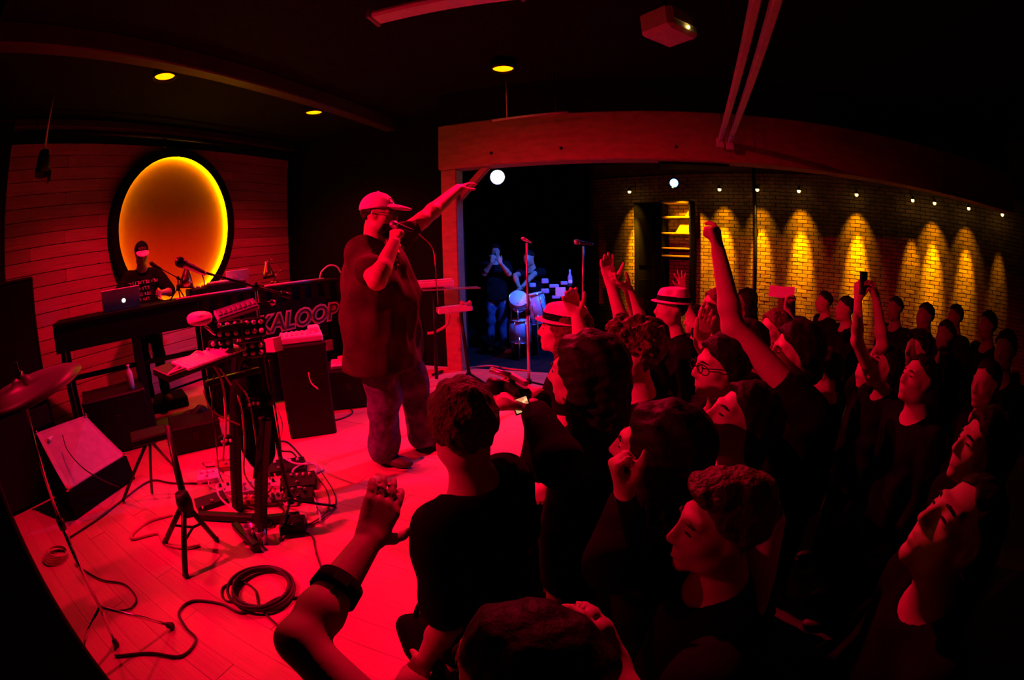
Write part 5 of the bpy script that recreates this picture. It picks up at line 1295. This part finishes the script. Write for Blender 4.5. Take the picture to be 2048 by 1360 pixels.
drum('blue floor tom on chrome legs', ph(1040, 640, bd2 + .05), UP, .15, .32)
c = ph(1140, 560, 7.0); t = thing('bottle', 'clear bottle glinting blue on the gear rack', 'bottle', c - UP * .1)
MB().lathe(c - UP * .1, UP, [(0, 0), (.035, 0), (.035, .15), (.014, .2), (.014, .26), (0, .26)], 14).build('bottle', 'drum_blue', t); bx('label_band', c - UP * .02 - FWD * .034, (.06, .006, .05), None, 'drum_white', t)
t = thing('gear_rack', 'dark gear rack with small blue-lit units behind the drums', 'rack', ph(1105, 640, 7.1) * [1, 1, 0] + UP * BAND_Z)
c = wl(t); zt_ = (ph(1140, 568, 7.0) - UP * .1)[2]; Rg = frame(UP, RGT)
bx('shelf', c * [1, 1, 0] + UP * (zt_ - .02), (.75, .35, .04), Rg, 'black_plastic', t); bx('shelf', c * [1, 1, 0] + UP * (zt_ - .24), (.75, .35, .03), Rg, 'black_plastic', t)
for sx in (-1, 1): bx('side', c * [1, 1, 0] + RGT * sx * .36 + UP * (zt_ + BAND_Z) / 2, (.03, .35, zt_ - BAND_Z), Rg, 'black_plastic', t)
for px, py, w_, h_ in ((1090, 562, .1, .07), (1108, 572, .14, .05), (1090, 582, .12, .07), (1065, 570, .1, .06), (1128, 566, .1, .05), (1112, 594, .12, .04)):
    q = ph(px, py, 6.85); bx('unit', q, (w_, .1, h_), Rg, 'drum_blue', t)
q = ph(1121, 584, 6.82); bx('front_plate', q, (.15, .03, .14), Rg, 'cable_pale', t)

# ---- held things
c = pr(1032, 790, 1.40); Rm = frame(nrm(UP + RGT * .15), nrm(RGT + FWD * .6)); t = thing('camcorder', 'black camcorder with a bright flip-out screen held over the stage', 'camcorder', c)
bx('body', c, (.06, .10, .065), Rm, 'black_plastic', t, .012); MB().lathe(c + Rm @ np.array([-.02, .04, .005]), Rm @ np.array([-.6, 1, .0]), [(0, 0), (.026, 0), (.028, .05), (.024, .055), (0, .045)], 18).build('lens_barrel', 'black_plastic', t)
bx('top_handle', c + Rm @ np.array([0, 0, .05]), (.018, .09, .014), Rm, 'silver', t); bx('handle_post', c + Rm @ np.array([0, .03, .04]), (.016, .016, .03), Rm, 'black_plastic', t)
MB().lathe(c + Rm @ np.array([-.03, .0, .062]), Rm @ np.array([-.5, 1, 0]), [(0, 0), (.009, 0), (.009, .07), (0, .07)], 12).build('gun_microphone', 'silver', t)
ctr = pr(1043, 810, 1.33); nv = nrm(CAM - ctr); Rs = frame(nv, RGT + UP * .35); bx('screen_housing', ctr - nv * .006, (.05, .048, .008), Rs, 'black_plastic', t)
scr_m = bpy.data.materials.new('camcorder_screen'); scr_m.use_nodes = True; nt = scr_m.node_tree; bs = nt.nodes['Principled BSDF']; vz = nt.nodes.new('ShaderNodeTexVoronoi'); vz.inputs['Scale'].default_value = 90
rp = nt.nodes.new('ShaderNodeValToRGB'); rp.color_ramp.elements[0].color = (.35, .1, .02, 1); rp.color_ramp.elements[1].color = (.9, .75, .35, 1); tc_ = nt.nodes.new('ShaderNodeTexCoord')
nt.links.new(tc_.outputs['Object'], vz.inputs['Vector']); nt.links.new(vz.outputs['Color'], rp.inputs['Fac']); nt.links.new(rp.outputs['Color'], bs.inputs['Emission Color']); bs.inputs['Emission Strength'].default_value = 1.1; MATS['camcorder_screen'] = scr_m
bx('screen', ctr, (.042, .040, .003), Rs, 'camcorder_screen', t, .0005)
c = pr(1727, 566, 2.58); t = thing('mobile_phone', 'dark phone held up before the widest brick pool', 'phone', c); bx('case', c, (.09, .012, .12), frame(UP, RGT * .9 + FWD * .3), 'black_plastic', t, .006)
bx('screen', c + nrm((CAM - c) * [1, 1, 0]) * .007, (.076, .003, .104), frame(UP, RGT * .9 + FWD * .3), 'grey_plastic', t, .0008)
c = pr(1563, 583, 3.35); one('paper_sheet', MB().prism([pr(1537, 592, 3.36), pr(1541, 570, 3.38), pr(1566, 573, 3.36), pr(1590, 574, 3.34), pr(1588, 594, 3.32), pr(1562, 596, 3.34)], FWD * .004), 'paper', 'pale sheet of paper held up in the crowd', 'paper')
# wristband of the raised arm
w_, e_ = pr(737, 1082, .93), pr(600, 1285, .80)
q = e_ + (w_ - e_) * .50; ax = nrm(w_ - e_); own = [o for o in bpy.data.objects if 'wristband' in str(o.get('label', ''))][0]
MB().lathe(q, ax, [(.042, -.018), (.0455, -.018), (.0445, .018), (.040, .018)], 28).build('wristband', 'cloth_black', own)
sd = nrm(CAM - q); sd = nrm(sd - ax * (sd @ ax)); bx('wristband_buckle', q + sd * .0455, (.022, .03, .005), frame(sd, ax), 'black_plastic', own)
# bag and towel at the stage edge
c = pz(880, 1320, .0) * [1, 1, 0] + UP * .0
t = thing('shoulder_bag', 'black shoulder bag dumped on the stage edge at the bottom', 'bag', c)
V_ = Vol((-.25, -.25, -.02), (.25, .25, .34), .012); V_.ell((0, 0, .11), (.13, .10, .12)); V_.ell((-.05, .02, .17), (.09, .07, .08)); V_.noise(.012, 28, 4); V_.plane((0, 0, .004), UP); add('bag_body', V_.mesh('bag_body'), 'cloth_black', t)
MB().tube(smooth_path([c + [-.08, 0, .2], c + [-.02, .03, .32], c + [.08, .03, .22]]), .010, 6).build('strap', 'cloth_black', t)
c = pz(905, 1030, .0); V_ = Vol((-.2, -.2, -.03), (.2, .2, .2), .01); V_.ell((0, 0, .04), (.09, .06, .05)); V_.ell((.03, .04, .07), (.05, .04, .04)); V_.noise(.014, 45, 2); V_.plane((0, 0, .004), UP)
o = add('towel', V_.mesh('towel'), 'cloth_pale', None, c); tag(o, 'crumpled pale towel on the stage beside the cropped head', 'towel')

# ================================================================== HALL: door, shelves and pipe on the brick wall
u0, z0 = bray(1273, 520); u1, z1 = bray(1336, 405)
dr = struct('door_1', MB().box(BW((u0 + u1) / 2, (HALL_Z + z1) / 2, .09), (u1 - u0, .05, z1 - HALL_Z), R_BR), 'black_wall', 'black door in the brick wall')
for s_ in (0, 1): bx('panel', BW((u0 + u1) / 2, HALL_Z + (z1 - HALL_Z) * (.28 + .44 * s_), .12), ((u1 - u0) * .7, .02, (z1 - HALL_Z) * .34), R_BR, 'black_paint', dr)
MB().ball(BW(u1 - .06, .45, .15), .03, 8, 6).build('handle', 'black_metal', dr)
ua, ub = bray(1338, 460)[0], bray(1392, 460)[0]
t = thing('shelf_unit', 'tall open shelf unit on the brick wall with amber-lit shelves', 'shelf', BW((ua + ub) / 2, HALL_Z, .25))
for u_ in (ua, ub): bx('side_panel', BW(u_, (HALL_Z + bray(1365, 404)[1]) / 2, .25), (.04, .34, bray(1365, 404)[1] - HALL_Z), R_BR, 'black_paint', t)
for y_ in (408, 437, 468, 497, 512): bx('shelf', BW((ua + ub) / 2, bray(1365, y_)[1], .26), (ub - ua, .36, .035), R_BR, 'shelf_ochre', t)
MB().prism([BW(ub - .03, bray(1365, 420)[1], .3), BW(ub - .03, bray(1365, 468)[1], .3), BW(ua + .25, bray(1365, 468)[1], .3)], BN * .02).build('slanted_board', 'shelf_ochre', t)
up_, zp = bray(1513, 470); t = thing('wall_pipe', 'thin dark pipe running up the brick wall', 'pipe', BW(up_, HALL_Z, .1))
MB().tube([BW(up_, HALL_Z, .1), BW(up_, CEIL_Z, .1)], .035, 8).build('pipe', 'black_metal', t)
for z_ in (.6, 1.9): bx('bracket', BW(up_, z_, .07), (.10, .05, .04), R_BR, 'black_metal', t)
c = pr(1385, 318, 5.4); t = thing('loudspeaker', 'black loudspeaker hung under the timber beam above the hall', 'speaker', c)
bx('cabinet', c, (.8, .36, .2), R_ST, 'black_paint', t); bx('bracket', c + UP * .15, (.06, .06, .14), R_ST, 'black_metal', t)
